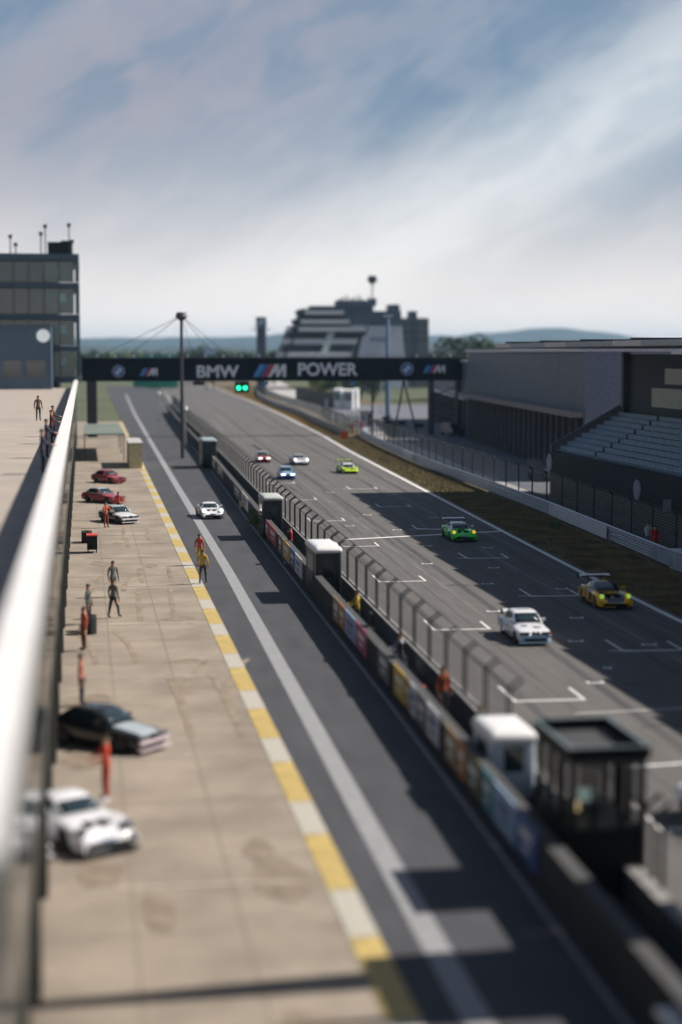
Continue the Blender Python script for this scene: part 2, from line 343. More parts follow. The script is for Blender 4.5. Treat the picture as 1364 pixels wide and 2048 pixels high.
# ------------------------------------------------------------------ catch fences
def wire_mesh(wd, h, sx=.07, sz=.07, r=.0032):
    mb = MB(); n = int(wd / sx)
    def rib(a, b, c, d): mb.add([a, b, c, d], [(0, 1, 2, 3)])
    for i in range(n + 1):
        x = -wd / 2 + wd * i / n; rib((x - r, 0, 0), (x + r, 0, 0), (x + r, 0, h), (x - r, 0, h)); 
    m = int(h / sz)
    for j in range(m + 1):
        z = h * j / m; rib((-wd / 2, .004, z - r), (wd / 2, .004, z - r), (wd / 2, .004, z + r), (-wd / 2, .004, z + r))
    return mb
def fence(name, label, P, z0, h, step, crank, pr=.03, double=False, wiremat=None, sx=.07, sz=.07, r=.004, y_gap=None, side=1):
    t = thing(name, label, 'fence'); pts = resample([Vector((a, b, z0)) for a, b in P], step)
    wm = wire_mesh(step - .1, h, sx, sz, r).mesh('wire_mesh', wiremat or dsteel)
    offs = (-.24, .24) if double else (0,)
    mb = MB(); mb.bar((0, 0, -.05), (0, 0, h), pr, 6); mb.bar((0, 0, h), (0, -side * crank, h + crank * .75), pr, 6)
    post = mb.mesh('post', dsteel)
    rail = MB().bar((-step / 2, 0, 0), (step / 2, 0, 0), .02, 5).mesh('top_rail', dsteel)
    for a, b in zip(pts, pts[1:]):
        if y_gap and y_gap[0] < a.y < y_gap[1]: continue
        d = b - a; rz = math.atan2(d.y, d.x); c = (a + b) / 2
        [inst('post', post, t, a + Vector((cos(rz) * o, sin(rz) * o, 0)), rz) for o in offs]; inst('wire_mesh', wm, t, c, rz)
        for zz in (.02, h): inst('top_rail', rail, t, c + Vector((0, 0, zz)), rz)
        if crank > .2: inst('top_rail', rail, t, c + Vector((sin(rz) * crank * side, -cos(rz) * crank * side, h + crank * .75)), rz)
    return t
pitmesh = mat('pit_fence_wire', (.22, .22, .22), .5, .4, var=.2)
fpts = [p for p in FEN if 31 < p[1] < 380]
fence('catch_fence', 'cranked wire catch fence on the low wall between pit lane and track', [(11.98, 46)] + fpts[1:9], .66, 1.42, 3.1, .38, double=True, wiremat=pitmesh, sx=.07, sz=.07, r=.0045)
nf = thing('gate_fence', 'three close cranked fence posts right of the glass booth', 'fence')
gm = MB().bar((0, 0, 0), (0, 0, 1.32), .055, 6).bar((0, 0, 1.32), (.36, 0, 1.6), .055, 6).mesh('post', dsteel)
for (px, py) in ((1287, 1735), (1306, 1757), (1324, 1777)):
    p = at(px, py, .64); inst('post', gm, nf, p)
for (q, r_) in (((1287, 1735), (1306, 1757)), ((1306, 1757), (1324, 1777)), ((1324, 1777), (1364, 1822))):
    a = at(*q, .64); b = at(*r_, .64)
    MB().bar(a + Vector((0, 0, 1.32)), b + Vector((0, 0, 1.32)), .012, 5).build('top_rail', dsteel, nf)
    MB().bar(a + Vector((.36, 0, 1.6)), b + Vector((.36, 0, 1.6)), .012, 5).build('top_rail', dsteel, nf)
# low wall under the pit fence
pw = [(a, b) for a, b in FEN if b < 400]
tw, _p = barrier_wall('track_wall', 'low grey concrete wall carrying the catch fence beside the track', pw, .64, mat('shaded_face_tone', (.07, .07, .072), .85, var=.25), 3.1, .32)  # dark tone paints the shaded side into the concrete colour
mb = MB(); strip(mb, [Vector((a, b, 0)) for a, b in pw], -.165, .165, .652); mb.build('wall_cap', mat('sunlit_cap_tone', (.26, .255, .25), .85, var=.3, scale=2), tw)  # paler strip paints in the sunlit top of the same wall
# green wire fence behind the guardrail
fence('debris_fence', 'tall debris fence of dark posts behind the guardrail right of the track', [(a + .9, b) for a, b in RAIL[2:10]], 0, 2.75, 4.6, .25, pr=.06, wiremat=mat('fence_wire', (.30, .31, .30), .5, .3), sx=.10, sz=.16, r=.008, side=-1)
fence('roadside_fence', 'wire fence with grey posts on the concrete wall beyond the marshal post', [(a + .6, b) for a, b in RAIL2[:7]], 1.0, 1.6, 4.5, .2, pr=.06, wiremat=MATS['fence_wire'], sx=.14, sz=.2, r=.01, side=-1)
# end screens of the fence beside the marshal post
# ------------------------------------------------------------------ pit wall with team boards
WALLX = lambda y: fx(y) - 1.95
pt = thing('pit_wall', 'dark pit wall along the pit lane hung with coloured team boards', 'wall')
me = MB().box((0, 0, .62), (.22, 2.96, 1.24)).mesh('wall_block', mat('pit_wall_dark', (.035, .035, .04), .85, var=.25))
y = 14.0
while y < 330:
    sl_ = (WALLX(y + 3) - WALLX(y)) / 3; inst('wall_block', me, pt, (WALLX(y + 1.5) + .16, y + 1.5, 0), -math.atan(sl_)); y += 3
cap = MB(); strip(cap, [Vector((WALLX(y) + .16, y, 0)) for y in range(14, 331, 6)], -.18, .18, 1.255); cap.build('wall_cap', mat('wall_cap_dark', (.06, .06, .062), .8, var=.2), pt)
BC = {'yellow': (.62, .42, .05), 'red': (.50, .05, .06), 'white': (.62, .64, .70), 'pale blue': (.28, .42, .62), 'blue': (.05, .12, .36), 'pink': (.45, .08, .18), 'tan': (.36, .24, .12), 'grey': (.16, .17, .19), 'olive': (.12, .11, .05), 'teal': (.05, .22, .28), 'cream': (.5, .47, .36), 'orange': (.5, .2, .06)}
boards = [(35.8, 38.2, 'blue'), (37.6, 39.0, 'white'), (39.1, 40.4, 'teal'), (40.5, 42.4, 'olive'), (42.5, 43.6, 'orange'), (43.7, 45.4, 'tan'), (46.4, 48.4, 'white'), (48.5, 50.2, 'grey'), (50.3, 51.4, 'white'), (51.5, 52.3, 'tan'), (52.4, 54.6, 'yellow'), (55.6, 58.0, 'grey'), (60.8, 63.6, 'pink'), (63.7, 66.8, 'pale blue'), (66.9, 68.6, 'orange'), (68.7, 70.6, 'tan'), (84.0, 89.0, 'white'), (86.5, 89.0, 'blue'), (89.2, 93.0, 'yellow'), (93.5, 95.5, 'grey'), (97, 101.5, 'red'), (101.6, 106, 'pink'), (106.1, 110, 'red'), (119, 126, 'cream'), (127, 135, 'grey'), (150, 160, 'grey'), (165, 178, 'cream')]
boards[0] = (34.6, 36.6, 'blue'); boards[1] = (36.7, 39.0, 'pale blue')
boards[16] = (83, 86.3, 'white')
for (a, b, cn) in boards:
    m_ = mat(cn + '_board', BC[cn], .5, var=.15, scale=1.5); l = b - a
    o = MB().box((0, 0, 0), (.04, l - .06, 1.0)).box((-.025, 0, .12), (.015, l * .55, .22), 1).box((-.025, 0, -.2), (.015, l * .35, .1), 1).build('team_board', [m_, whitep if cn not in ('white', 'cream', 'pale blue') else mat('print_blue', (.1, .13, .3), .5)], pt, (WALLX((a + b) / 2) + .02, (a + b) / 2, .80), -math.atan((WALLX(b) - WALLX(a)) / l))
    o['label'] = cn + ' team board on the pit wall'
# ground strip between the two walls: near-black sheet on a raised platform
mb = MB(); vs = []
yy = [14, 30, 50, 77, 110, 146, 173, 208, 271, 330]
for y in yy: vs += [(WALLX(y) + .3, y, .02), (fx(y) - .18, y, .02)]
mb.add(vs, [(2 * i, 2 * i + 1, 2 * i + 3, 2 * i + 2) for i in range(len(yy) - 1)])
tag(mb.build('pit_wall_platform', mat('dark_strip', (.022, .022, .025), .9, var=.3, scale=2)), 'black strip between pit wall and track fence', 'path', kind='structure')
# ------------------------------------------------------------------ booths on the pit wall
def glass_booth(x, y, wd, ln, h, label, group=None):
    t = thing('glass_booth', label, 'booth', (x, y, 0), 0, group)
    f = mat('booth_black_frame', (.006, .007, .008), .6, var=.2, spec=.2)
    MB().box((0, 0, .75), (wd - .06, ln - .06, 1.5)).build('lower_panel', f, t)
    for sx in (-1, 1):
        for fy in (-1, -.36, .32, 1):
            MB().box((sx * (wd / 2 - .06), fy * (ln / 2 - .06), 2.2), (.12, .12, 1.44)).build('post', f, t)
    for gx in (-.3, .3):
        for sy in (-1, 1): MB().box((gx * wd * .62, sy * (ln / 2 - .055), 2.2), (.10, .10, 1.44)).build('post', f, t)
    g = mat('booth_glass', (.02, .03, .032), .15, spec=.4)
    b = g.node_tree.nodes['Principled BSDF']; b.inputs['Transmission Weight'].default_value = .0; b.inputs['Alpha'].default_value = .2
    for sx in (-1, 1): MB().box((sx * (wd / 2 - .05), 0, 2.2), (.012, ln - .26, 1.4)).build('pane', g, t)
    for sy in (-1, 1): MB().box((0, sy * (ln / 2 - .05), 2.2), (wd - .26, .012, 1.4)).build('pane', g, t)
    rm = mat('booth_roof_sheet', (.055, .055, .06), .7, var=.25, scale=2)
    rf = MB().box((0, 0, 2.98), (wd + .02, ln + .02, .12)).build('roof', rm, t)
    ed = mat('roof_edge_metal', (.20, .25, .26), .35, .5, var=.2); th = .07
    for s_, n_ in ((-1, 0), (1, 0)): MB().box((s_ * (wd / 2 + .03), 0, 3.17), (th, ln + .2, .26)).build('roof_edge', [f], rf); MB().box((s_ * (wd / 2 + .03), 0, 3.312), (th + .03, ln + .23, .022)).build('edge_trim', ed, rf)
    for s_ in (-1, 1): MB().box((0, s_ * (ln / 2 + .065), 3.17), (wd + .125 - th, th - .005, .26)).build('roof_edge', [f], rf); MB().box((0, s_ * (ln / 2 + .065), 3.314), (wd - .04, th + .02, .022)).build('edge_trim', ed, rf)
    # interior: desk, screen, stool
    MB().box((0, .2, 1.62), (wd * .5, .5, .05)).build('desk', f, t); MB().box((.05, .3, 1.82), (.45, .04, .3)).build('screen', mat('screen', (.1, .13, .14), .2, emit=(.6, .8, .75), es=.25), t)
    MB().box((-.35, -.15, 1.70), (.12, .18, .2)).build('lamp', mat('warm_lamp', (.7, .5, .25), .4, emit=(1, .75, .4), es=.6), t)
    return t
glass_booth(11.02, 35.2, 1.66, 2.75, 3.3, 'tall black glass booth with flat dark roof nearest the camera on the pit wall')
def cabin(x, y, wd, ln, h, label, body=whitep, rz=0, z0=.12, roof=None, dark=False):
    """rounded moulded cabin with a window in each wall"""
    t = thing('moulded_cabin', label, 'cabin', (x, y, 0), rz, 'cabins along the pit wall')
    mb = MB(); n = 6; rings = []
    def ring(z, s): 
        r = .12; P = []
        for cx_, cy_, a0 in ((1, 1, 0), (-1, 1, 90), (-1, -1, 180), (1, -1, 270)):
            for k_ in range(4):
                a = radians(a0 + 30 * k_); P.append(((wd / 2 * s - r) * cx_ + r * cos(a), (ln / 2 * s - r) * cy_ + r * sin(a), z))
        return P
    zs = [(z0, .94), (z0 + .08, .98), (h * .55, .98), (h - .3, .97)]
    vs = []
    for z, s in zs: vs += ring(z, s)
    m = 16; fs = [(i * m + j, i * m + (j + 1) % m, (i + 1) * m + (j + 1) % m, (i + 1) * m + j) for i in range(len(zs) - 1) for j in range(m)]
    mb.add(vs, fs + [tuple(range(m - 1, -1, -1))]); mb.build('body', body, t, True)
    mb = MB(); vs = []; zr = [(h - .3, 1.0), (h - .24, 1.04), (h - .12, 1.02), (h - .03, .9), (h, .6)]
    for z, s in zr: vs += ring(z, s)
    fs = [(i * m + j, i * m + (j + 1) % m, (i + 1) * m + (j + 1) % m, (i + 1) * m + j) for i in range(len(zr) - 1) for j in range(m)]
    mb.add(vs, fs + [tuple(range(4 * m, 5 * m))]); mb.build('roof', roof or whitep, t, True)
    for sy in (-1, 1): MB().box((0, sy * (ln / 2 * .985), h * .62), (wd * .42, .03, h * .34)).build('window', glass_d, t)
    for sx in (-1, 1): MB().box((sx * wd / 2 * .985, 0, h * .62), (.03, ln * .5, h * .34)).build('window', glass_d, t)
    for sx in (-1, 1):
        for sy in (-1, 1): MB().box((sx * wd * .36, sy * ln * .38, z0 / 2), (.1, .1, z0)).build('foot', dsteel, t)
    return t
pale = mat('pale_blue_moulding', (.42, .50, .60), .5, var=.05)
cabin(10.9, 42.4, 1.22, 2.2, 1.95, 'white rounded cabin with a dark window beside the tall glass booth', pale)
t = thing('equipment_cart', 'white rimmed dark cart at the pit wall, cut off by the lower right corner', 'cart', (9.62, 24.6, 0))
MB().box((0, 0, .55), (.86, 1.5, .7)).build('body', mat('cart_blue_grey', (.05, .055, .08), .5), t); MB().box((0, 0, .95), (.98, 1.66, .09)).build('top', whitep, t); MB().box((0, -.05, .25), (.98, 1.7, .07)).build('lower_rim', whitep, t)
for sx in (-1, 1):
    for sy in (-1, 1): MB().bar((sx * .4 - .03, sy * .6, .12), (sx * .4 + .03, sy * .6, .12), .12, 10).build('wheel', rubber, t)
blk = mat('black_moulding', (.018, .02, .024), .4)
cabin(11.35, 79.3, 1.25, 3.8, 2.6, 'black cabin with a bright white roof midway along the pit wall', blk)
cabin(11.7, 105.5, 1.25, 3.0, 2.75, 'small black cabin with a pale grey roof on the pit wall by the shrub', blk, roof=mat('pale_roof', (.45, .47, .45), .6))
cabin(12.6, 172, 1.5, 5, 3.0, 'farthest dark cabin with a teal grey roof on the pit wall', mat('teal_black', (.02, .035, .045), .4), roof=mat('teal_roof', (.28, .36, .38), .5))
# shrubs / green sheet on the platform
def foliage(name, label, cat, loc, r, h, n, cols, trunk=.0, group=None, leaf=.1, parentonly=False, seed=1, lobes=9):
    rg = np.random.default_rng(seed); t = thing(name, label, cat, loc, 0, group)
    if trunk:
        mb = MB(); mb.bar((0, 0, -.1), (0.05 * r, 0, trunk + h * .3), .035 * h + .05, 8, r2=.02 * h + .02)
        for k_ in range(5):
            a = k_ * 1.3; mb.bar((0, 0, trunk * .9), (cos(a) * r * .6, sin(a) * r * .6, trunk + h * (.35 + .08 * k_)), .018 * h + .015, 5, r2=.01)
        mb.build('trunk', mat('bark', (.09, .07, .05), .9, var=.3, scale=4), t)
    cen = []
    for k_ in range(lobes):
        a = rg.random() * 2 * pi; q = math.sqrt(rg.random()) * .62; zz = rg.random()
        cen.append((cos(a) * q * r, sin(a) * q * r, trunk + h * (.22 + .58 * zz), (.32 + .25 * rg.random()) * min(r, h * .8) * (1.1 - .5 * zz)))
    mbs = [MB() for _ in cols]
    for i in range(n):
        c = cen[rg.integers(lobes)]; d = rg.normal(size=3); d /= np.linalg.norm(d); q = c[3] * (.72 + .38 * rg.random())
        p = Vector((c[0] + d[0] * q, c[1] + d[1] * q, max(.02, c[2] + d[2] * q * .8))); s = leaf * (.6 + .8 * rg.random())
        u = Vector(rg.normal(size=3)).normalized() * s; v = Vector(rg.normal(size=3)).normalized() * s
        mbs[rg.integers(len(cols))].add([p - u * .5, p + v * .6, p + u * .5, p - v * .4], [(0, 1, 2, 3)])
    mb = MB()
    for k_, q in enumerate(mbs): mb.add(q.v, q.f, k_)
    cr = mb.build('crown', cols, t); return t
lg1 = mat('leaf_green', (.06, .10, .03), .8, var=.3); lg2 = mat('leaf_dark_green', (.03, .055, .022), .8, var=.3); lg3 = mat('leaf_yellow_green', (.16, .18, .045), .8, var=.3)
lgb = mat('leaf_bright_green', (.08, .20, .04), .8, var=.3)
foliage('potted_shrub', 'small green shrub on the pit wall beside the distant pale roofed cabin', 'shrub', (10.9, 105.6, 0), .8, 2.0, 700, [lgb, lg1], leaf=.12, seed=4)
foliage('grass_clump', 'dark green clump at the foot of the guardrail below the white banner', 'shrub', (*(at(1112, 1058)[:2]), 0), .55, .5, 500, [lg1, lgb], leaf=.08, seed=5)
# ------------------------------------------------------------------ gantry with lettering
GY = 236.0
gy = thing('start_gantry', 'black start gantry bridging the track with white lettering reading BMW M POWER', 'gantry', (0, GY, 0))
zt, zb = 10.95, 7.75
MB().box((28, .75, (zt + zb) / 2), (56.4, 1.5, zt - zb)).build('banner_panel', black, gy)
MB().box((28, .75, zt + .06), (56.6, 1.7, .12)).build('top_walkway', dsteel, gy)
letter_w = mat('white_lettering', (.72, .74, .80), .5, var=.03); blue_l = mat('blue_lettering', (.03, .10, .35), .5); red_l = mat('red_lettering', (.45, .03, .04), .5); cy_l = mat('light_blue_lettering', (.08, .30, .60), .5)
def gx(px):   # distance along the gantry for a column of the photograph
    d = at(px, 800); k_ = GY / d.y; return d.x * k_ if False else (lambda r: r)(_gx(px))
def _gx(px):
    x = (px - 682) / F; y = -(740 - 1024) / F; fw = cos(PITCH) + y * sin(PITCH)
    dx = x * cos(YAW) + fw * sin(YAW); dy = -x * sin(YAW) + fw * cos(YAW); return dx / dy * GY
def zg(py, px=682):
    y = -(py - 1024) / F; fw = cos(PITCH) + y * sin(PITCH); up = -sin(PITCH) + y * cos(PITCH)
    x = (px - 682) / F; dy = -x * sin(YAW) + fw * cos(YAW); return H + up / dy * GY
def text(s, x0, x1, z0, z1, m, parent, y=-.03, label=None, bold=.0):
    cu_ = bpy.data.curves.new('lettering', 'FONT'); cu_.body = s; cu_.extrude = .02; cu_.size = 1; cu_.offset = bold
    o = bpy.data.objects.new('tmp', cu_); C.objects.link(o); bpy.context.view_layer.update()
    me = bpy.data.meshes.new_from_object(o.evaluated_get(bpy.context.evaluated_depsgraph_get())); bpy.data.objects.remove(o)
    co = np.empty(len(me.vertices) * 3); me.vertices.foreach_get('co', co); co = co.reshape(-1, 3); mn = co.min(0); mx = co.max(0)
    q = (co - mn) / (mx - mn); n = np.stack([x0 + q[:, 0] * (x1 - x0), y - q[:, 2] * .04, z0 + q[:, 1] * (z1 - z0)], 1)
    me.vertices.foreach_set('co', n.ravel()); me.materials.clear(); me.materials.append(m); me.update()
    ob = bpy.data.objects.new('lettering', me); link(ob, parent)
    if label: ob['label'] = label
    return ob
def poly_xz(mb, pts, y, mi=0, th=.04):
    n = len(pts); P = [(a, y, b) for a, b in pts] + [(a, y - th, b) for a, b in pts]
    mb.add(P, [tuple(range(n, 2 * n)), tuple(range(n - 1, -1, -1))] + [(i, n + i, n + (i + 1) % n, (i + 1) % n) for i in range(n)], mi)
def m_logo(x0, x1, z0, z1, parent, y=-.03):
    h = z1 - z0; wd = x1 - x0; sk = h * .55; bw_ = wd * .15
    for k_, m_ in enumerate((cy_l if wd < 5 else blue_l, blue_l, red_l)):
        mb = MB(); a = x0 + k_ * bw_; poly_xz(mb, [(a, z0), (a + bw_ * .98, z0), (a + bw_ * .98 + sk, z1), (a + sk, z1)], y); mb.build('emblem_stripe', m_, parent)
    a = x0 + 3 * bw_; r = x1; wM = r - a
    mb = MB(); s1 = .17 * wM
    poly_xz(mb, [(a, z0), (a + s1, z0), (a + sk + s1, z1 - h * .30), (a + sk + s1 * 1.5, z1), (a + sk, z1)], y)
    poly_xz(mb, [(a + sk + .02, z1), (a + sk + s1 * 1.35, z1), (a + wM * .60, z0 + h * .0), (a + wM * .46, z0)], y + .004)
    poly_xz(mb, [(a + wM * .46, z0), (a + wM * .60, z0), (r - .01, z1), (r - s1 * 1.3, z1)], y - .004)
    poly_xz(mb, [(r - s1, z0), (r, z0), (r, z1), (r - s1, z1)], y)
    o = mb.build('lettering', letter_w, parent); o['label'] = 'slanted white letter M'
def roundel(cx_, cz_, r, parent, y=-.03):
    def sect(a0, a1, r0, r1, mi, yy, mb):
        n = 10; P = [(cx_ + r1 * cos(a0 + (a1 - a0) * i / n), cz_ + r1 * sin(a0 + (a1 - a0) * i / n)) for i in range(n + 1)]
        P += [(cx_ + r0 * cos(a1 + (a0 - a1) * i / n), cz_ + r0 * sin(a1 + (a0 - a1) * i / n)) for i in range(n + 1)] if r0 > 0 else [(cx_, cz_)]
        poly_xz(mb, P, yy, mi, .03)
    mb = MB()
    for q in range(4): sect(q * pi / 2, (q + 1) * pi / 2, r * .93, r, 0, y, mb); sect(q * pi / 2, (q + 1) * pi / 2, 0, r * .58, 1 if q % 2 else 0, y, mb)
    for q in range(4): sect(q * pi / 2, (q + 1) * pi / 2, r * .6, r * .92, 2, y - .002, mb)
    o = mb.build('round_emblem', [letter_w, cy_l, blue_l], parent); o['label'] = 'round blue and white quartered emblem'
z0, z1 = zg(751.5), zg(729)
text('BMW', _gx(393.5), _gx(478), zg(754.5), zg(730.5), letter_w, gy, label='white letters BMW', bold=.03)
m_logo(_gx(506), _gx(572), zg(753.5), zg(728.5), gy)
text('POWER', _gx(596), _gx(715.5), zg(751.5), zg(725.5), letter_w, gy, label='white letters POWER', bold=.028)
roundel(_gx(237), zg(742), .85, gy); m_logo(_gx(279), _gx(315), zg(751), zg(736), gy)
roundel(_gx(814), zg(738), .9, gy); m_logo(_gx(846), _gx(890), zg(746), zg(731), gy)
# lamps on top
for k_ in range(22):
    x = 2 + k_ * 2.52
    if x > 55: break
    lm = MB().bar((x, .1, zt + .1), (x, .1, zt + .35), .03, 5).bar((x, .25, zt + .35), (x, -.15, zt + .28), .17, 8).build('floodlight', mat('lamp_housing', (.5, .54, .58), .3, .3), gy)
MB().bar((1, .9, zt + .55), (55.5, .9, zt + .55), .03, 5).bar((1, .9, zt + .3), (55.5, .9, zt + .3), .02, 5).build('handrail', dsteel, gy)
# legs
for (a, b) in (((49.6, 0), (49.6, 0)), ((53.6, 0), (53.6, 0)), ((49.6, 1.5), (49.6, 1.5)), ((53.6, 1.5), (53.6, 1.5))):
    MB().box((a[0], a[1], zb / 2), (.5, .4, zb)).build('leg', dsteel, gy)
for (xa, xb) in ((45.6, 44.2), (45.6, 47.6), (41.0, 41.0)):
    MB().bar((xa, .7, zb), (xb, .7, 0), .13, 6).build('brace', dsteel, gy)
for z in (1.5, 3.5, 5.5):
    MB().bar((49.6, 0, z), (53.6, 0, z + 1.6), .07, 5).bar((49.6, 1.5, z + 1.6), (53.6, 1.5, z), .07, 5).build('brace', dsteel, gy)
MB().box((1.2, .75, zb / 2), (1.4, 1.4, zb)).build('leg', conc_d, gy)
# start lights
stl = thing('start_light', 'black signal box with two glowing green lamps hanging under the gantry', 'traffic light', (_gx(483), GY - .4, zb))
MB().box((0, 0, -.85), (2.0, .4, 1.55)).build('housing', blackm, stl); MB().box((0, 0, -.04), (.2, .2, .1)).build('bracket', dsteel, stl)
green_e = mat('green_lamp', (.02, .5, .3), .3, emit=(.02, 1, .45), es=3.2)
for sx in (-1, 1): MB().bar((sx * .46, -.2, -.95), (sx * .46, -.26, -.95), .27, 20).build('lamp', green_e, stl); 
for sx in (-1, 1): MB().bar((sx * .46, -.262, -.95), (sx * .46, -.27, -.95), .13, 12).build('lamp_centre', mat('lamp_dark', (.01, .1, .06), .4), stl)
sg2 = thing('signal_box', 'small dark unlit signal box hanging under the left half of the gantry', 'signal', (_gx(397), GY - .4, zb)); MB().box((0, 0, -.3), (1.6, .4, .5)).build('housing', blackm, sg2); MB().box((0, 0, -.02), (.2, .2, .06)).build('bracket', dsteel, sg2)
# small blue hanging cameras
for (px, dz) in ((531, .5), (707, .4)):
    t = thing('hanging_sign', 'small blue device under the gantry below the letter %s' % ('M' if px == 531 else 'R'), 'sign', (_gx(px), GY + .2, zb)); MB().box((0, 0, -.4), (.7, .3, .4), rz=.4).build('housing', cy_l, t); MB().box((0, 0, -.1), (.06, .06, .24)).build('bracket', dsteel, t)
# ------------------------------------------------------------------ light mast with stays
t = thing('stay_mast', 'slender dark mast with cable stays and a round head beside the pit wall', 'mast', (10.9, 187.2, 0))
MB().bar((0, 0, 0), (0, 0, 16.0), .22, 12, r2=.17).build('pole', mat('mast_paint', (.05, .045, .06), .5), t)
MB().bar((0, 0, 15.7), (0, 0, 16.2), .7, 14, r2=.5).bar((0, 0, 15.3), (0, 0, 15.7), .25, 14, r2=.7).build('head', mat('mast_paint'), t) if False else MB().bar((0, 0, 15.7), (0, 0, 16.2), .7, 14, r2=.5).bar((0, 0, 15.3), (0, 0, 15.7), .25, 14, r2=.7).build('head', MATS['mast_paint'], t)
for (dx, dy, zz) in ((9.5, 18, 8.2), (7.5, 18, 8.2), (-9, 18, 8.2), (-5, 20, 8.2), (4.5, 20, 8.2)):
    MB().bar((0, 0, 15.8), (dx, dy + 28, zz + 2.9), .035, 4).build('cable', dsteel, t)
# ------------------------------------------------------------------ other poles
def pole(px, py, top, r, m, name, label, cat, head=None):
    p = at(px, py); t = thing(name, label, cat, p); MB().bar((0, 0, 0), (0, 0, top), r, 10, r2=r * .7).build('pole', m, t)
    MB().box((0, 0, .1), (r * 3.4, r * 3.4, .2)).build('base', conc, t)
    if head == 'lamp':
        MB().box((0, -.3, top + .12), (1.5, .5, .24)).build('lamp_head', steel, t)
    if head == 'ball': MB().bar((0, 0, top), (0, 0, top + .45), .35, 12, r2=.25).build('lamp_head', whitep, t)
    return t
bp_ = mat('blue_grey_pole', (.14, .22, .36), .5)
pole(775, 852, 17.5, .42, bp_, 'light_pole', 'thick blue grey pole standing behind the gantry near the tyre stack', 'pole', 'lamp')
pole(763, 826, 7.6, .12, steel, 'street_lamp', 'thin lamp post left of the thick blue grey pole', 'lamp post', 'ball')
pole(455, 800, 6.0, .08, steel, 'street_lamp', 'small lamp post on the far verge beyond the gantry', 'lamp post', 'ball') if False else None
pole(318, 842, 4.6, .09, steel, 'street_lamp', 'far lamp post with a round white head along the pit wall', 'lamp post', 'ball')
pole(371, 893, 4.6, .09, steel, 'street_lamp', 'nearer lamp post with a round white head beside the stay mast', 'lamp post', 'ball')
# ------------------------------------------------------------------ flags, huts, portable cabins beyond the guardrail
def kiosk(px, py, wd, dp, h, label, wcol, win=True, green=False):
    p = at(px, py); t = thing('white_kiosk', label, 'kiosk', p, -.45, 'white kiosks behind the track')
    MB().box((0, 0, h * .5), (wd, dp, h)).build('wall', wcol, t)
    MB().add([(-wd / 2 - .1, -dp / 2 - .1, h + .02), (wd / 2 + .1, -dp / 2 - .1, h + .02), (wd / 2 + .1, dp / 2 + .1, h + .3), (-wd / 2 - .1, dp / 2 + .1, h + .3), (-wd / 2 - .1, -dp / 2 - .1, h + .14), (wd / 2 + .1, -dp / 2 - .1, h + .14), (wd / 2 + .1, dp / 2 + .1, h + .42), (-wd / 2 - .1, dp / 2 + .1, h + .42)],
             [(3, 2, 1, 0), (4, 5, 6, 7), (0, 1, 5, 4), (1, 2, 6, 5), (2, 3, 7, 6), (3, 0, 4, 7)]).build('roof', whitep, t)
    MB().box((0, -dp / 2 - .02, h * .68), (wd * .84, .04, h * .42)).build('window', mat('kiosk_glass', (.10, .12, .14), .25), t)
    if green: MB().box((0, -dp / 2 - .05, h * .66), (wd * .35, .02, h * .12)).build('green_sign', mat('green_sign', (.02, .3, .12), .5), t)
    return t
wk = mat('kiosk_panel', (.55, .57, .60), .5)
kiosk(677, 819, 1.5, 1.6, 4.0, 'leftmost tall white kiosk with a green sign on its window', wk, green=True)
kiosk(688, 817, 1.0, 1.4, 3.7, 'second tall white kiosk from the left in the row beyond the gantry', wk)
kiosk(699, 819, 1.7, 1.6, 3.8, 'wide tall white kiosk third in the row beyond the gantry', wk)
kiosk(712, 816, .9, 1.6, 3.8, 'rightmost narrow bright kiosk of the row beyond the gantry', whitep)
p = at(657, 816); t = thing('distribution_box', 'small white box standing left of the tall white kiosks', 'box', p, -.45); MB().box((0, 0, .85), (1.35, .9, 1.7)).build('body', wk, t); MB().box((0, 0, 1.74), (1.45, 1.0, .08)).build('lid', whitep, t)
t = thing('screen_fence', 'dark solid screen fence behind the small white box', 'fence', (0, 0, 0)); a = at(592, 806); b = at(668, 818); n = 9
me = MB().box((0, 0, 1.75), ((b - a).length / n - .12, .08, 3.3)).mesh('panel', mat('dark_screen', (.03, .032, .035), .8)); pm = MB().box((0, 0, 1.8), (.12, .14, 3.6)).mesh('post', dsteel)
for k_ in range(n):
    c = a.lerp(b, (k_ + .5) / n); inst('panel', me, t, c, math.atan2((b - a).y, (b - a).x)); inst('post', pm, t, a.lerp(b, k_ / n), 0)
# marshal hut
p = at(736, 853); t = thing('marshal_hut', 'white marshal hut with open dark doorway behind the two marshals', 'hut', (p.x, p.y + 1, 0), -.25)
MB().box((0, 0, 1.15), (1.9, 1.6, 2.3)).build('wall', mat('hut_panel', (.55, .54, .6), .6), t); MB().box((0, -.1, 2.36), (2.3, 2.0, .1)).build('roof', dsteel, t); MB().box((.45, -.82, 1.0), (.55, .04, 1.9)).build('doorway', blackm, t); MB().box((-.45, -.82, 1.35), (.6, .04, .8)).build('window', mat('hut_window', (.2, .22, .26), .3), t)
p = at(766, 862); t = thing('equipment_box', 'grey cabinet at the right of the marshal hut', 'cabinet', (p.x, p.y, 0)); MB().box((0, 0, .8), (.7, .6, 1.6)).build('body', wk, t); MB().box((0, -.32, 1.1), (.5, .03, .6)).build('door', conc_d, t)
def screen_panel(px, py, rz, n, label):
    p = at(px, py); t = thing('fence_end_screen', label, 'fence', p, rz)
    for k_ in range(n):
        MB().bar((k_ * .62, 0, 0), (k_ * .62, 0, 2.7), .06, 6).bar((k_ * .62, 0, 2.7), (k_ * .62 - .25, -.2, 3.1), .06, 6).build('post', dsteel, t)
    wire_mesh((n - 1) * .62, 2.6, .1, .12, .012).build('wire_mesh', dsteel, t, ((n - 1) * .31, 0, .05))
screen_panel(688, 868, -.1, 5, 'dark end screen of the fence left of the orange marshal')
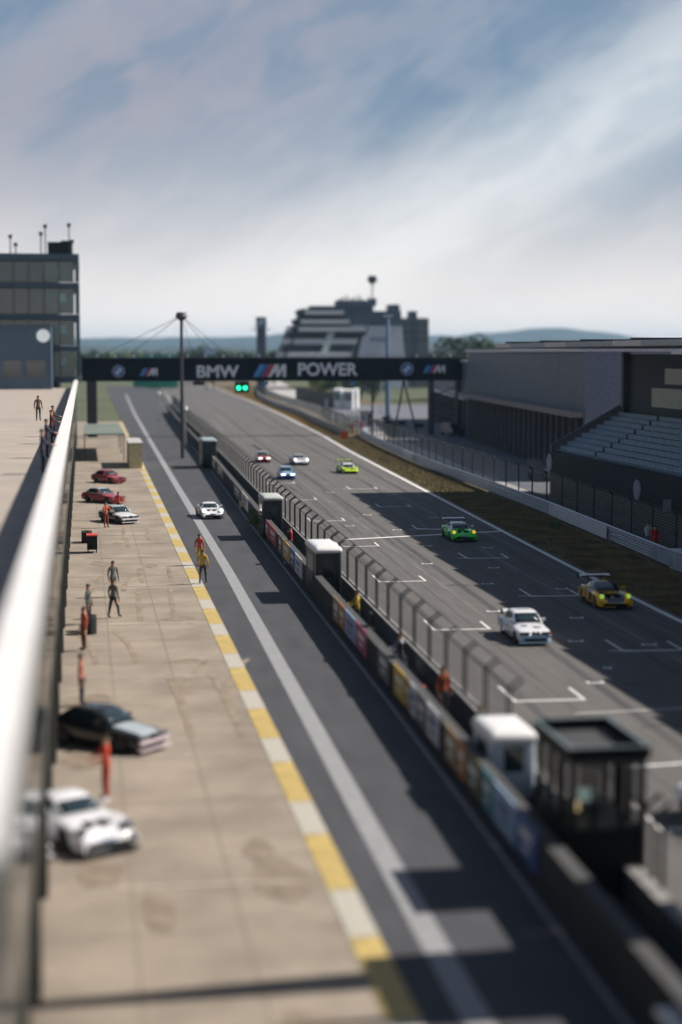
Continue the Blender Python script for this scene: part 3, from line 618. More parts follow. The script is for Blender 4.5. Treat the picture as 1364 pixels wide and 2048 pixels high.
screen_panel(768, 880, .2, 4, 'dark end screen of the fence right of the marshal hut')
fence('inner_fence', 'short wire fence on the wall between the concrete gap and the marshals', [(36.8, 236), (37.8, 256), (39.4, 280)], 1.05, 1.8, 3.2, .25, pr=.06, wiremat=MATS['fence_wire'], sx=.12, sz=.16, r=.01, side=-1)
# orange/white marker board beside marshals
p = at(688, 878); t = thing('marker_board', 'orange and white numbered board at the end of the concrete wall', 'sign', (p.x, p.y, 0)); MB().box((0, 0, .55), (1.1, .08, 1.1)).build('lower_panel', mat('orange_panel', (.6, .12, .04), .5), t); MB().box((.1, 0, 1.4), (.55, .08, .6)).build('upper_panel', whitep, t); text('1', .0, .15, 1.2, 1.6, blackm, t, y=-.045)
# tyre stack near blue pole
tyre = MB()
for k_ in range(14):
    a0 = 2 * pi * k_ / 14; a1 = 2 * pi * (k_ + 1) / 14
    for (r0, z0_), (r1, z1_) in (((.18, 0), (.33, .0)), ((.33, 0), (.33, .22)), ((.33, .22), (.18, .22)), ((.18, .22), (.18, 0))):
        tyre.add([(r0 * cos(a0), r0 * sin(a0), z0_), (r0 * cos(a1), r0 * sin(a1), z0_), (r1 * cos(a1), r1 * sin(a1), z1_), (r1 * cos(a0), r1 * sin(a0), z1_)], [(0, 1, 2, 3)])
tm = tyre.mesh('tyre', rubber)
def stack(px, py, n, label):
    p = at(px, py); t = thing('tyre_stack', label, 'tyre stack', p, 0, 'tyre stacks behind the fence')
    for k_ in range(n):
        for q in range(2): inst('tyre', tm, t, (q * .68, 0, k_ * .23))
stack(768, 853, 7, 'tall black tyre stack at the foot of the thick blue grey pole'); stack(800, 850, 3, 'low tyre stack right of the thick blue grey pole'); stack(835, 855, 3, 'low dark tyre stack in front of the far bays')
# ------------------------------------------------------------------ people
def person_mesh(pose):
    V = []; E = []; R = []
    def pt(p, r, par=None):
        V.append(p); R.append(r)
        if par is not None: E.append((par, len(V) - 1))
        return len(V) - 1
    pel = pt((0, 0, .96), .13); sp = pt((0, 0, 1.14), .125, pel); ch = pt((0, 0, 1.34), .15, sp); nk = pt((0, 0, 1.50), .06, ch); hd = pt((0, -.015, 1.60), .085, nk); ht = pt((0, -.01, 1.70), .08, hd)
    pt((0, -.115, 1.615), .016, hd)
    for s in (-1, 1):
        pt((s * .095, 0, 1.62), .02, hd)
        ls = .10 if pose != 'stride' else .10; fy = (0 if pose != 'stride' else s * .22)
        hp = pt((s * .1, 0, .90), .10, pel); kn = pt((s * .115, fy * .6 - .02, .50), .068, hp); an = pt((s * .12, fy, .09), .048, kn); to = pt((s * .14, fy - .17, .045), .04, an)
        sh = pt((s * .19, 0, 1.42), .07, ch)
        if pose == 'flag' and s == -1: el_, wr, dr = (s * .30, -.12, 1.22), (s * .32, -.36, 1.32), Vector((0, -1, .2))
        elif pose == 'lean': el_, wr, dr = (s * .27, -.16, 1.18), (s * .2, -.40, 1.12), Vector((0, -1, -.1))
        else: el_, wr, dr = (s * .26, .03, 1.13), (s * .27, -.06, .88), Vector((0, -.15, -1))
        e_ = pt(el_, .048, sh); w_ = pt(wr, .034, e_); dr.normalize(); side = Vector((0, 1, 0)) if abs(dr.z) > .5 else Vector((1, 0, 0))
        pm_ = pt(tuple(Vector(wr) + dr * .06), .036, w_)
        for k_ in range(4):
            o = side * (k_ - 1.5) * .02; l = (.07, .085, .08, .06)[k_]; b0 = Vector(wr) + dr * .08 + o
            q = pt(tuple(b0), .0105, pm_); q2 = pt(tuple(b0 + dr * l * .6 + Vector((-s * .008, 0, 0))), .0095, q); pt(tuple(b0 + dr * l + Vector((-s * .025, 0, 0))), .008, q2)
        q = pt(tuple(Vector(wr) + dr * .035 - side * .045), .012, w_); pt(tuple(Vector(wr) + dr * .075 - side * .06), .01, q)
    me = bpy.data.meshes.new('skeleton'); me.from_pydata(V, E, []); o = bpy.data.objects.new('skeleton', me); C.objects.link(o)
    md = o.modifiers.new('s', 'SKIN'); 
    for i, r in enumerate(R): me.skin_vertices[0].data[i].radius = (r, r * (.8 if V[i][2] > .95 and V[i][2] < 1.45 and abs(V[i][0]) < .05 else 1))
    me.skin_vertices[0].data[0].use_root = True; md.use_smooth_shade = True; sb = o.modifiers.new('u', 'SUBSURF'); sb.levels = 1
    bpy.context.view_layer.update(); r_ = bpy.data.meshes.new_from_object(o.evaluated_get(bpy.context.evaluated_depsgraph_get()))
    bpy.data.objects.remove(o); return r_
PM = {p: person_mesh(p) for p in ('stand', 'flag', 'lean', 'stride')}
skin = mat('skin', (.45, .26, .18), .6, var=.08)
def person(x, y, rz, pose, top, trousers, label, hair=(.04, .03, .02), z=0, cap=None, s=1.0, group=None):
    me = PM[pose].copy(); me.name = 'person'; me.materials.clear()
    tn = 'cloth_%d_%d_%d' % tuple(int(c * 100) for c in top); bn = 'cloth_%d_%d_%d' % tuple(int(c * 100) for c in trousers)
    for m_ in (skin, mat(tn, top, .9, var=.12, scale=6), mat(bn, trousers, .9, var=.12, scale=6), rubber): me.materials.append(m_)
    for p in me.polygons:
        c = p.center; hand = (abs(c.x) > .15 and c.z < .88 and c.z > .6) if pose in ('stand', 'stride') else (c.y < -.37)
        if pose == 'flag' and c.x > .15 and .6 < c.z < .88: hand = True
        p.material_index = 0 if (c.z > 1.49 or hand) else 3 if c.z < .1 else 1 if c.z > .95 else 2
    o = bpy.data.objects.new('person', me); link(o, None, (x, y, z), rz); o.scale = (s, s, s); tag(o, label, 'person', group)
    mb = MB(); n = 10
    for j in range(4):
        a0 = j * pi / 8; a1 = (j + 1) * pi / 8
        for i in range(n):
            b0 = 2 * pi * i / n; b1 = 2 * pi * (i + 1) / n; f = lambda a, b: (.098 * cos(a) * cos(b), .008 + .11 * cos(a) * sin(b), 1.645 + .115 * sin(a))
            mb.add([f(a0, b0), f(a0, b1), f(a1, b1), f(a1, b0)], [(0, 1, 2, 3)])
    if cap: mb.box((0, -.13, 1.65), (.13, .09, .015))
    mb.build('cap' if cap else 'hair', mat('hair_%d' % int(100 * (cap or hair)[0]), cap or hair, .8), o, True)
    eb = MB()
    for s_ in (-1, 1): eb.box((s_ * .032, -.094, 1.63), (.018, .008, .01))
    eb.build('eyes', blackm, o); return o
OR = (.6, .13, .03); RD = (.6, .03, .03); DK = (.03, .03, .04)
p = at(704, 868); person(p.x, p.y, .2, 'stand', OR, (.10, .05, .04), 'marshal in orange jacket and dark trousers at the gap in the barrier', s=1.05)
p = at(722, 866); person(p.x, p.y, -.3, 'flag', RD, RD, 'marshal in red overalls holding the white flag', s=1.1)
t = thing('white_flag', 'white flag on a thin stick held by the red marshal', 'flag', (p.x - .55, p.y - .42, 1.2)); MB().bar((0, 0, -.1), (.0, 0, 1.1), .015, 5).build('stick', dsteel, t)
mb = MB(); vs = []
for i in range(6):
    for j in range(5): u = i / 5; v = j / 4; vs.append((-.05 - u * (.5), .06 * sin(u * 7 + v), 1.05 - v * .95 * (1 if u < .1 else 1) - u * .5 * (1 - v)))
mb.add(vs, [(i * 5 + j, i * 5 + j + 1, (i + 1) * 5 + j + 1, (i + 1) * 5 + j) for i in range(5) for j in range(4)]); mb.build('cloth', whitep, t, True)
p = at(1296, 1108); person(p.x + .2, p.y - .6, .3, 'stand', RD, (.5, .04, .04), 'marshal in red overalls standing at the guardrail right of the track', s=1.0)
p = at(1276, 1098); person(p.x + .2, p.y - 1.2, .1, 'lean', (.55, .58, .66), (.2, .22, .3), 'person in white top leaning on the guardrail beside the red marshal')
person(11.25, 51.5, .5, 'stand', (.28, .06, .02), DK, 'marshal in rust orange vest behind the white rounded cabin', z=.02)
person(11.35, 47.0, .9, 'lean', (.04, .12, .05), DK, 'person in green vest crouched over the wall behind the white rounded cabin', z=.02, s=.8)
foot = [(1.3, 80.5, .5, 'stride', (.13, .13, .14), (.06, .06, .07), 'person in dark grey jacket walking on the pit apron'),
        (-.1, 66.0, -1.2, 'stand', (.45, .12, .07), (.12, .06, .05), 'mechanic in faded red top by the garages'),
        (.45, 43.4, -1.3, 'lean', (.55, .06, .03), (.40, .05, .03), 'mechanic in bright red overalls behind the white car nearest the camera'),
        (6.25, 92.0, 2.6, 'stand', (.5, .08, .05), (.55, .40, .05), 'marshal in red and yellow at the edge of the pit lane'),
        (5.9, 84.5, 2.9, 'stride', (.55, .35, .06), (.05, .05, .06), 'marshal in yellow vest on the painted band of the pit lane'),
        (-.2, 55.5, 1.4, 'stand', (.40, .16, .12), DK, 'mechanic in pink shirt between two garage cars'),
        (.1, 72.5, 1.2, 'stand', (.10, .11, .10), (.06, .06, .06), 'mechanic in dark overalls by the third garage'),
        (1.2, 74.0, 2.4, 'stride', (.12, .12, .11), DK, 'mechanic in black walking towards the garages'),
        (2.4, 121.0, .1, 'stand', (.5, .06, .05), DK, 'mechanic in red behind the white car on the apron'),
        (1.4, 112.8, .6, 'lean', (.5, .12, .06), (.2, .05, .04), 'mechanic bending at the rear of the white car on the apron'),
        (5.8, 205, .2, 'stand', (.3, .15, .08), DK, 'distant person standing at the end of the apron')]
for a in foot: person(*a)

# ------------------------------------------------------------------ wear on track and apron
rw = random.Random(11)
for k_ in range(46):
    off = rw.choice((3.1, 4.7, 6.3, 7.9, 9.5, 11.2)) + rw.uniform(-.35, .35); y0 = rw.uniform(35, 300); l = rw.uniform(12, 60); wd = rw.uniform(.12, .3); f0 = rw.uniform(-.012, .012)
    mb = MB(); strip(mb, [Vector((fx(y0 + t) + off + .012 * y0 * off / 6 + f0 * t, y0 + t, 0)) for t in np.linspace(0, l, 10)], -wd / 2, wd / 2, .0045 + .0003 * (k_ % 5)); mb.build('tyre_streak', mat('tyre_streak_dark', (.078, .074, .073), .7, var=.4, scale=.8, stretch=(3, .3, 1)) if k_ % 2 else mat('worn_streak', (.14, .134, .13), .8, var=.35, scale=.8, stretch=(3, .3, 1)), track)
jt = mat('slab_joint', (.20, .17, .14), .9, var=.3); stn = mat('oil_stain', (.225, .18, .135), .75, var=.35, scale=1.5); tym = mat('apron_tyre_mark', (.245, .195, .145), .8, var=.35, scale=1)
for k_ in range(50): MB().box((0, 0, 0), (6.2, .04, .004)).build('slab_joint', jt, apron, (2.1, 18 + k_ * 5, -.009))
for x in (.9, 3.1): MB().box((0, 0, 0), (.04, 270, .004)).build('slab_joint', jt, apron, (x, 150, -.008))
for k_ in range(12):
    x = rw.uniform(-.3, 4.3); y = rw.uniform(27, 120); a = rw.uniform(.25, .8); b = rw.uniform(.4, 1.6); n = 14
    pts_ = [(a * (1 + .1 * sin(3 * t + k_)) * cos(t), b * (1 + .25 * cos(2 * t + k_)) * sin(t)) for t in [2 * pi * i / n for i in range(n)]]
    o = sheet('stain', pts_, 0, stn, apron); o.location = (x, y, -.005 + .0004 * (k_ % 6))
for k_ in range(9):
    x0 = rw.uniform(.2, 3.4); y0 = rw.uniform(28, 130); l = rw.uniform(5, 11); c = rw.uniform(-1.6, 1.6); mb = MB()
    for dx in (0, 1.55): strip(mb, [Vector((x0 + dx + c * t * t, y0 + l * t, 0)) for t in np.linspace(0, 1, 10)], -.11, .11, 0)
    o = mb.build('tyre_mark', tym, apron); o.location = (0, 0, -.002 + .0003 * (k_ % 5)); o['kind'] = 'stuff'
for k_ in range(14):
    y = 24 + k_ * 12
    MB().box((0, 0, 0), (4.6, .12, .004)).build('pit_box_line', mat('faded_pit_box_paint', (.46, .40, .34), .7, var=.3, scale=3), apron, (2.3, y, .004))
# ------------------------------------------------------------------ unseen bridge added just right of the frame to shade the lane in front
t = thing('shade_bridge', 'unseen bridge added to shade the pit lane, just outside the lower right of the view', 'gantry', (0, 30.0, 0))
MB().box((20.6, 0, 6.9), (15.6, 3.4, 1.2)).build('deck', dsteel, t); MB().box((20.6, .9, 10.9), (15.6, .3, 6.7)).build('shade_panel', blackm, t); MB().box((20.6, -1.2, 8.5), (15.6, .1, 1.9)).build('railing', dsteel, t)
for x in (13.1, 28.0):
    for y in (-1.4, 1.4): MB().box((x, y, 3.15), (.4, .4, 6.3)).build('leg', dsteel, t)
# ------------------------------------------------------------------ clutter along the pit wall
def prop(kind, x, y, col, cn, label):
    m_ = mat(cn + '_gear', col, .6, var=.15, scale=4); z = .025
    if kind == 'stool':
        t = thing('stool', label, 'stool', (x, y, z)); MB().bar((0, 0, .62), (0, 0, .68), .2, 12).build('seat', m_, t)
        for a in range(4): MB().bar((.17 * cos(a * 1.57), .17 * sin(a * 1.57), 0), (.1 * cos(a * 1.57), .1 * sin(a * 1.57), .63), .015, 5).build('leg', dsteel, t)
    elif kind == 'parasol':
        t = thing('parasol', label, 'parasol', (x, y, z)); MB().bar((0, 0, 0), (0, 0, 2.2), .025, 6).build('pole', dsteel, t); n = 8; mb = MB(); P = [(0, 0, 2.4)] + [(.85 * cos(2 * pi * i / n), .85 * sin(2 * pi * i / n), 2.02) for i in range(n)]
        mb.add(P, [(0, 1 + i, 1 + (i + 1) % n) for i in range(n)]); mb.build('canopy', m_, t); MB().box((0, 0, .05), (.4, .4, .1)).build('base', conc_d, t)
    elif kind == 'box':
        t = thing('equipment_case', label, 'case', (x, y, z), .1); MB().box((0, 0, .28), (.5, .8, .5)).build('body', m_, t); MB().box((0, 0, .56), (.54, .84, .06)).build('lid', dsteel, t); MB().box((-.27, 0, .36), (.03, .2, .05)).build('handle', steel, t)
    else:
        t = thing('monitor_stand', label, 'monitor', (x, y, z)); MB().bar((0, 0, 0), (0, 0, 1.35), .03, 6).build('pole', dsteel, t); MB().box((0, 0, 1.55), (.08, .7, .42)).build('screen', blackm, t); MB().box((0, 0, .03), (.45, .45, .06)).build('base', m_, t)
for a in (('box', 11.2, 45.4, (.4, .25, .05), 'ochre', 'ochre equipment case behind the orange pit wall board'), ('stool', 10.9, 53.6, (.5, .05, .05), 'red', 'red stool behind the yellow pit wall board'), ('monitor', 10.7, 56.0, (.1, .2, .4), 'blue', 'monitor on a pole behind the grey pit wall boards'),
          ('box', 11.3, 59.6, (.6, .6, .62), 'white', 'white equipment case by the pink pit wall board'), ('monitor', 10.8, 62.5, (.1, .1, .1), 'black', 'monitor on a pole behind the pink pit wall board'), ('box', 11.2, 66, (.1, .3, .5), 'sea_blue', 'blue equipment case behind the pale blue board'),
          ('stool', 11.0, 70, (.6, .4, .05), 'yellow', 'yellow stool behind the tan board before the white roofed cabin'), ('box', 11.4, 88.5, (.5, .08, .05), 'scarlet', 'scarlet equipment case beyond the white roofed cabin'), ('monitor', 11.2, 92, (.5, .5, .5), 'grey', 'monitor on a pole by the distant yellow board'),
          ('box', 11.6, 97, (.1, .25, .12), 'green', 'green equipment case behind the red boards'), ('stool', 11.5, 100.5, (.6, .6, .6), 'pale', 'pale stool behind the red boards'), ('box', 11.9, 126, (.6, .55, .3), 'cream', 'cream equipment case behind the far cream board')): prop(*a)
person(11.1, 58.0, -1.5, 'lean', (.40, .42, .5), DK, 'timekeeper in pale blue shirt leaning on the pit wall near the monitor', z=.02)
person(11.3, 68.8, -1.5, 'lean', (.5, .35, .05), DK, 'team member in yellow top behind the pit wall before the white roofed cabin', z=.02)
person(11.7, 95.0, -1.5, 'stand', (.5, .05, .06), (.06, .06, .08), 'team member in red top behind the pit wall by the red boards', z=.02)
# ------------------------------------------------------------------ cars
wheel_parts = {}
def car(kind, loc, rz, label, paint, group='racing cars'):
    """paint: dict with body, roof, accent, hood, wing, lamp materials"""
    g = kind == 'gt'
    t = thing('race_car', label, 'racing car', loc, rz, group); t.scale = (.83, .83, .83)
    if kind == 'gt':
        S = [(0, .66, .40, .40, .14), (.10, .86, .50, .52, .12), (.42, .96, .62, .74, .12), (.75, 1.0, .70, .84, .12), (1.15, 1.0, .76, .84, .12), (1.45, .96, .82, .83, .12), (1.75, .93, .88, .84, .12), (2.4, .93, .92, .88, .12), (3.0, .98, .95, .92, .12), (3.4, 1.03, .96, .95, .12), (3.8, 1.03, .93, .92, .13), (4.2, 1.0, .84, .84, .16), (4.52, .90, .72, .72, .22), (4.6, .8, .6, .6, .28)]
        G = [(1.52, .68, .66, .84, .86), (2.05, .78, .58, .86, 1.16), (2.4, .80, .54, .88, 1.25), (2.9, .80, .53, .90, 1.25), (3.4, .74, .50, .92, 1.14), (4.05, .62, .46, .86, .92)]
        WB = (.92, 3.42); WR = .34; HW = 1.0
    elif kind == 'low':
        S = [(0, .60, .34, .34, .12), (.12, .86, .42, .46, .10), (.45, .97, .50, .66, .10), (.9, 1.0, .58, .74, .10), (1.3, .98, .70, .72, .10), (1.7, .94, .82, .78, .10), (2.4, .93, .9, .84, .10), (2.9, .99, .94, .88, .10), (3.4, 1.02, .92, .90, .10), (3.9, 1.02, .86, .88, .12), (4.4, .98, .78, .80, .2), (4.55, .85, .7, .7, .25)]
        G = [(1.1, .66, .64, .64, .66), (1.7, .78, .56, .78, 1.02), (2.1, .80, .52, .82, 1.14), (2.6, .78, .50, .86, 1.13), (3.2, .70, .46, .88, 1.02), (4.1, .5, .4, .82, .86)]
        WB = (.95, 3.55); WR = .34; HW = 1.0
    else:
        S = [(0, .70, .50, .50, .22), (.06, .80, .66, .64, .16), (.5, .85, .74, .73, .15), (.95, .86, .80, .77, .15), (1.35, .86, .86, .80, .15), (1.6, .86, .90, .84, .15), (2.4, .86, .90, .88, .15), (3.2, .86, .92, .90, .15), (3.7, .86, .93, .91, .16), (4.2, .84, .92, .90, .2), (4.38, .80, .88, .86, .25), (4.43, .76, .74, .72, .3)]
        G = [(1.42, .72, .70, .86, .88), (2.05, .76, .60, .88, 1.30), (2.35, .77, .58, .89, 1.37), (3.05, .76, .57, .91, 1.37), (3.35, .75, .57, .92, 1.33), (3.98, .68, .62, .92, .94)]
        WB = (.82, 3.5); WR = .31; HW = .86
    L_ = S[-1][0]; mats_ = [paint['body'], paint.get('hood', paint['body']), paint.get('accent', paint['body']), blackm, paint.get('low', paint['body'])]
    mb = MB(); rows = []
    def inarch(y, z): return any((y - w_) ** 2 + (z - WR) ** 2 < (WR + .06) ** 2 for w_ in WB)
    ysf = sorted(set([s[0] for s in S] + [w_ + o for w_ in WB for o in (-.40, -.3, -.15, 0, .15, .3, .40)]))
    def itp(y, k_):
        for a, b in zip(S, S[1:]):
            if a[0] <= y <= b[0]: q = (y - a[0]) / (b[0] - a[0]); return a[k_] + (b[k_] - a[k_]) * q
        return S[-1][k_]
    for y in ysf:
        wd, zc, zf, zb_ = (itp(y, k_) for k_ in (1, 2, 3, 4))
        zarch = zb_
        for w_ in WB:
            dd = (WR + .06) ** 2 - (y - w_) ** 2
            if dd > 0: zarch = max(zarch, WR + math.sqrt(dd))
        zarch = min(zarch, zf - .10)
        half = [(0, zc), (.35 * wd, zc - .005), (.62 * wd, (zc + zf) / 2), (.80 * wd, zf), (.94 * wd, zf - .05), (wd, zf - .13 if zf - .13 > zarch else zarch), (wd * .995, max(zarch, (zf - .1) * .45)), (wd * .97, zarch if zarch > zb_ + .01 else zb_ + .04), (wd * .90, zarch if zarch > zb_ + .01 else zb_), (0, zarch * .0 + zb_)]
        rows.append([(x, y, z) for x, z in half])
    n = len(rows[0]); vs = [p_ for r in rows for p_ in r] + [(-p_[0], p_[1], p_[2]) for r in rows for p_ in r]; NR = len(rows)
    fs = []; mi = []
    for i in range(NR - 1):
        for j in range(n - 1):
            ym = (rows[i][j][1] + rows[i + 1][j][1]) / 2; k_ = 0
            if j < 2 and ym < 1.6: k_ = 1
            if 3 <= j <= 4 and 1.9 < ym < 3.1: k_ = 2
            if j >= 5: k_ = 4
            if j >= 8: k_ = 3
            for sgn in (0, 1):
                o = sgn * NR * n; q = (o + i * n + j, o + i * n + j + 1, o + (i + 1) * n + j + 1, o + (i + 1) * n + j); fs.append(q if sgn else q[::-1]); mi.append(k_)
    for sgn in (0, 1):
        o = sgn * NR * n; fs.append(tuple(o + j for j in range(n))); mi.append(0); fs.append(tuple(o + (NR - 1) * n + j for j in range(n))[::-1]); mi.append(3)
    mb.v = vs; mb.f = fs; mb.m = mi; body = mb.build('body', mats_, t, True)
    md = body.modifiers.new('b', 'SUBSURF'); md.levels = 1; md.render_levels = 1
    # cabin
    mb = MB(); rows = []
    for (y, wb, wt, z0_, z1_) in G: rows.append([(wb, y, z0_ - .04), (wt + (wb - wt) * .12, y, z0_ + (z1_ - z0_) * .86), (wt * .93, y, z1_ - .012), (wt * .5, y, z1_ + .005), (0, y, z1_ + .01)])
    n = 5; NR = len(rows); mb.v = [p_ for r in rows for p_ in r] + [(-p_[0], p_[1], p_[2]) for r in rows for p_ in r]
    for i in range(NR - 1):
        for j in range(n - 1):
            for sgn in (0, 1):
                o = sgn * NR * n; q = (o + i * n + j, o + i * n + j + 1, o + (i + 1) * n + j + 1, o + (i + 1) * n + j); mb.f.append(q[::-1] if not sgn else q); mb.m.append(0)
    mb.build('cabin', paint.get('roof', paint['body']), t, True)
    gl = glass_d
    a, b = G[0], G[1]; a2 = (a[0] + .06, a[1], a[2], a[3] + .02, a[4] + (b[4] - a[4]) * .08); e = .018
    def q3(y, x, z): return (x, y - e, z + e)
    for (gA, gB, nm) in ((G[0], G[1], 'windshield'),):
        mbw = MB(); P = []
        for f_ in (.06, .5, .97):
            y = gA[0] + (gB[0] - gA[0]) * f_; zt_ = gA[4] + (gB[4] - gA[4]) * f_; wt_ = gA[2] + (gB[2] - gA[2]) * f_
            for s_ in (-.93, -.5, 0, .5, .93): P.append((wt_ * s_, y - .015, zt_ + .02 - (.012 if abs(s_) > .9 else 0)))
        mbw.add(P, [(i * 5 + j, i * 5 + j + 1, (i + 1) * 5 + j + 1, (i + 1) * 5 + j) for i in range(2) for j in range(4)]); ws = mbw.build(nm, gl, t, True)
        sv = ws.modifiers.new('s', 'SOLIDIFY'); sv.thickness = .01
    if 'strip' in paint:
        y = G[1][0]; MB().box((0, y - .05, G[1][4] - .01), (G[1][2] * 1.7, .12, .02), 0).build('sun_strip', paint['strip'], t)
    for s_ in (-1, 1):
        mbw = MB(); P = []
        for (y, wb, wt, z0_, z1_) in G[1:5]:
            wt2 = wt + (wb - wt) * .12; zt2 = z0_ + (z1_ - z0_) * .86
            for f_ in (.2, .92): P.append((s_ * (wb + (wt2 - wb) * f_ + .014), y + (.06 if y == G[1][0] else 0), z0_ - .04 + (zt2 - z0_ + .04) * f_))
        mbw.add(P, [(2 * i, 2 * i + 1, 2 * i + 3, 2 * i + 2) for i in range(3)]); o = mbw.build('side_window', gl, t); sv = o.modifiers.new('s', 'SOLIDIFY'); sv.thickness = .01
        # mirrors
        MB().box((s_ * (HW * .93 + .06), G[0][0] + .42, G[0][4] + .12), (.2, .12, .12)).bar((s_ * HW * .8, G[0][0] + .42, G[0][4] + .02), (s_ * HW * .95, G[0][0] + .42, G[0][4] + .1), .015, 5).build('mirror', paint.get('mirror', paint['body']), t)
        # headlights
        if kind == 'gt':
            c = Vector((s_ * .74, .36, .66)); hl = MB().bar(c, c + Vector((s_ * .02, -.20, .06)), .135, 14).build('headlight', paint['lamp'], t)
            MB().bar(c + Vector((0, .02, 0)), c + Vector((s_ * .018, -.17, .05)), .16, 14).build('lamp_ring', paint['body'], t)
        elif kind == 'low':
            MB().box((s_ * .72, .30, .50), (.30, .22, .10), rz=s_ * .3).build('headlight', paint['lamp'], t)
        else:
            MB().box((s_ * .53, .0, .60), (.46, .10, .13)).build('headlight', paint['lamp'], t)
        # wheels
        for y in WB:
            xw = s_ * (HW - .13 - (.0 if kind != 'gt' or y > 2 else .02)); o = MB().bar((xw - .13, y, WR), (xw + .13, y, WR), WR, 20).build('wheel', rubber, t)
            MB().bar((xw + s_ * .125, y, WR), (xw + s_ * .137, y, WR), WR * .72, 14).build('rim', paint.get('rim', dsteel), o)
        MB().box((s_ * (HW * .95), (WB[0] + WB[1]) / 2, .13), (.12, WB[1] - WB[0] - .95, .10)).build('side_skirt', blackm, t)
    # front: grille, splitter, plate
    if kind == 'gt':
        MB().box((0, .05, .25), (1.35, .12, .15)).build('grille', blackm, t); MB().box((0, -.03, .10), (1.86, .34, .04)).build('splitter', blackm, t)
        MB().box((0, -.035, .42), (.5, .03, .10)).build('number_plate', mat('plate_blue', (.25, .35, .5), .5), t)
        for s_ in (-1, 1): MB().box((s_ * .24, .75, .745), (.30, .45, .03), rz=s_ * .25).build('hood_vent', blackm, t); MB().box((s_ * .86, -.0, .36), (.05, .30, .3)).build('canard', paint.get('low', paint['body']), t)
    elif kind == 'low':
        MB().box((0, .02, .22), (1.5, .12, .16)).build('grille', blackm, t); MB().box((0, -.02, .09), (1.85, .3, .04)).build('splitter', blackm, t)
        for s_ in (-1, 1): MB().box((s_ * .3, .7, .60), (.28, .4, .03), rz=s_ * .3).build('hood_vent', blackm, t)
    else:
        for s_ in (-1, 1): MB().box((s_ * .105, -.03, .60), (.17, .08, .15)).build('kidney_grille', blackm, t)
        MB().box((0, -.03, .30), (1.1, .08, .13)).build('grille', blackm, t); MB().box((0, -.06, .17), (1.66, .24, .05)).build('splitter', paint.get('lip', paint['body']), t)
        MB().box((0, -.04, .43), (1.6, .1, .12)).build('bumper', paint.get('lip', paint['body']), t)
    # rear wing
    wz, wy, ww = ((1.30, L_ - .25, 1.86) if kind != 'coupe' else (1.02, L_ - .2, 1.35))
    if paint.get('wing'):
        wgp = MB(); wgp.add([(-ww / 2, wy - .2, wz), (ww / 2, wy - .2, wz), (ww / 2, wy + .2, wz + .07), (-ww / 2, wy + .2, wz + .07), (-ww / 2, wy - .2, wz + .03), (ww / 2, wy - .2, wz + .03), (ww / 2, wy + .2, wz + .12), (-ww / 2, wy + .2, wz + .12)], [(3, 2, 1, 0), (4, 5, 6, 7), (0, 1, 5, 4), (1, 2, 6, 5), (2, 3, 7, 6), (3, 0, 4, 7)])
        wg = wgp.build('rear_wing', paint['wing'], t)
        MB().box((0, wy - .225, wz + .02), (ww * .9, .012, .07)).build('wing_flap', blackm, wg)
        for s_ in (-1, 1): MB().box((s_ * (ww / 2 + .01), wy, wz + .02), (.02, .5, .24)).build('end_plate', blackm, wg); MB().box((s_ * .35, wy - .05, (wz + .78) / 2), (.03, .16, wz - .78)).build('wing_strut', blackm, wg)
    MB().box((0, L_ - .04, .5), (1.2, .06, .2)).build('tail_panel', blackm, t)
    for n_, bx, col in paint.get('decals', []):
        MB().box(bx[0], bx[1], rz=bx[2] if len(bx) > 2 else 0).build(n_, col, t)
    return t
def pm(n, c, r=.25, **k): return mat(n, c, r, var=.05, coat=.6, **k)
hl_w = mat('white_headlamp', (.8, .85, .85), .2, emit=(.9, 1, .95), es=2.6); hl_y = mat('yellow_headlamp', (.8, .6, .1), .2, emit=(1, .72, .06), es=.45); hl_g = mat('green_yellow_headlamp', (.5, .7, .12), .2, emit=(.6, 1, .1), es=.28)
hl_off = mat('clear_headlamp', (.12, .13, .15), .1)
green = pm('green_car_paint', (.03, .80, .06)); yel = pm('yellow_car_paint', (.95, .52, .01)); wht = pm('white_car_paint', (.74, .74, .78)); bkc = pm('black_car_paint', (.015, .015, .017))
sil = pm('silver_car_paint', (.4, .44, .47)); blu = pm('blue_car_paint', (.08, .16, .48)); prp = pm('violet_car_paint', (.16, .10, .30)); mar = pm('maroon_car_paint', (.36, .05, .06)); lime = pm('lime_car_paint', (.55, .78, .02)); lb = pm('light_blue_car_paint', (.30, .48, .66)); brz = pm('bronze_car_paint', (.2, .11, .04))
def place(px, py, kind, label, paint, rz=.03, grp='racing cars on the track'):
    p = at(px, py); return car(kind, (p.x, p.y, 0.012), rz, label, paint, grp)
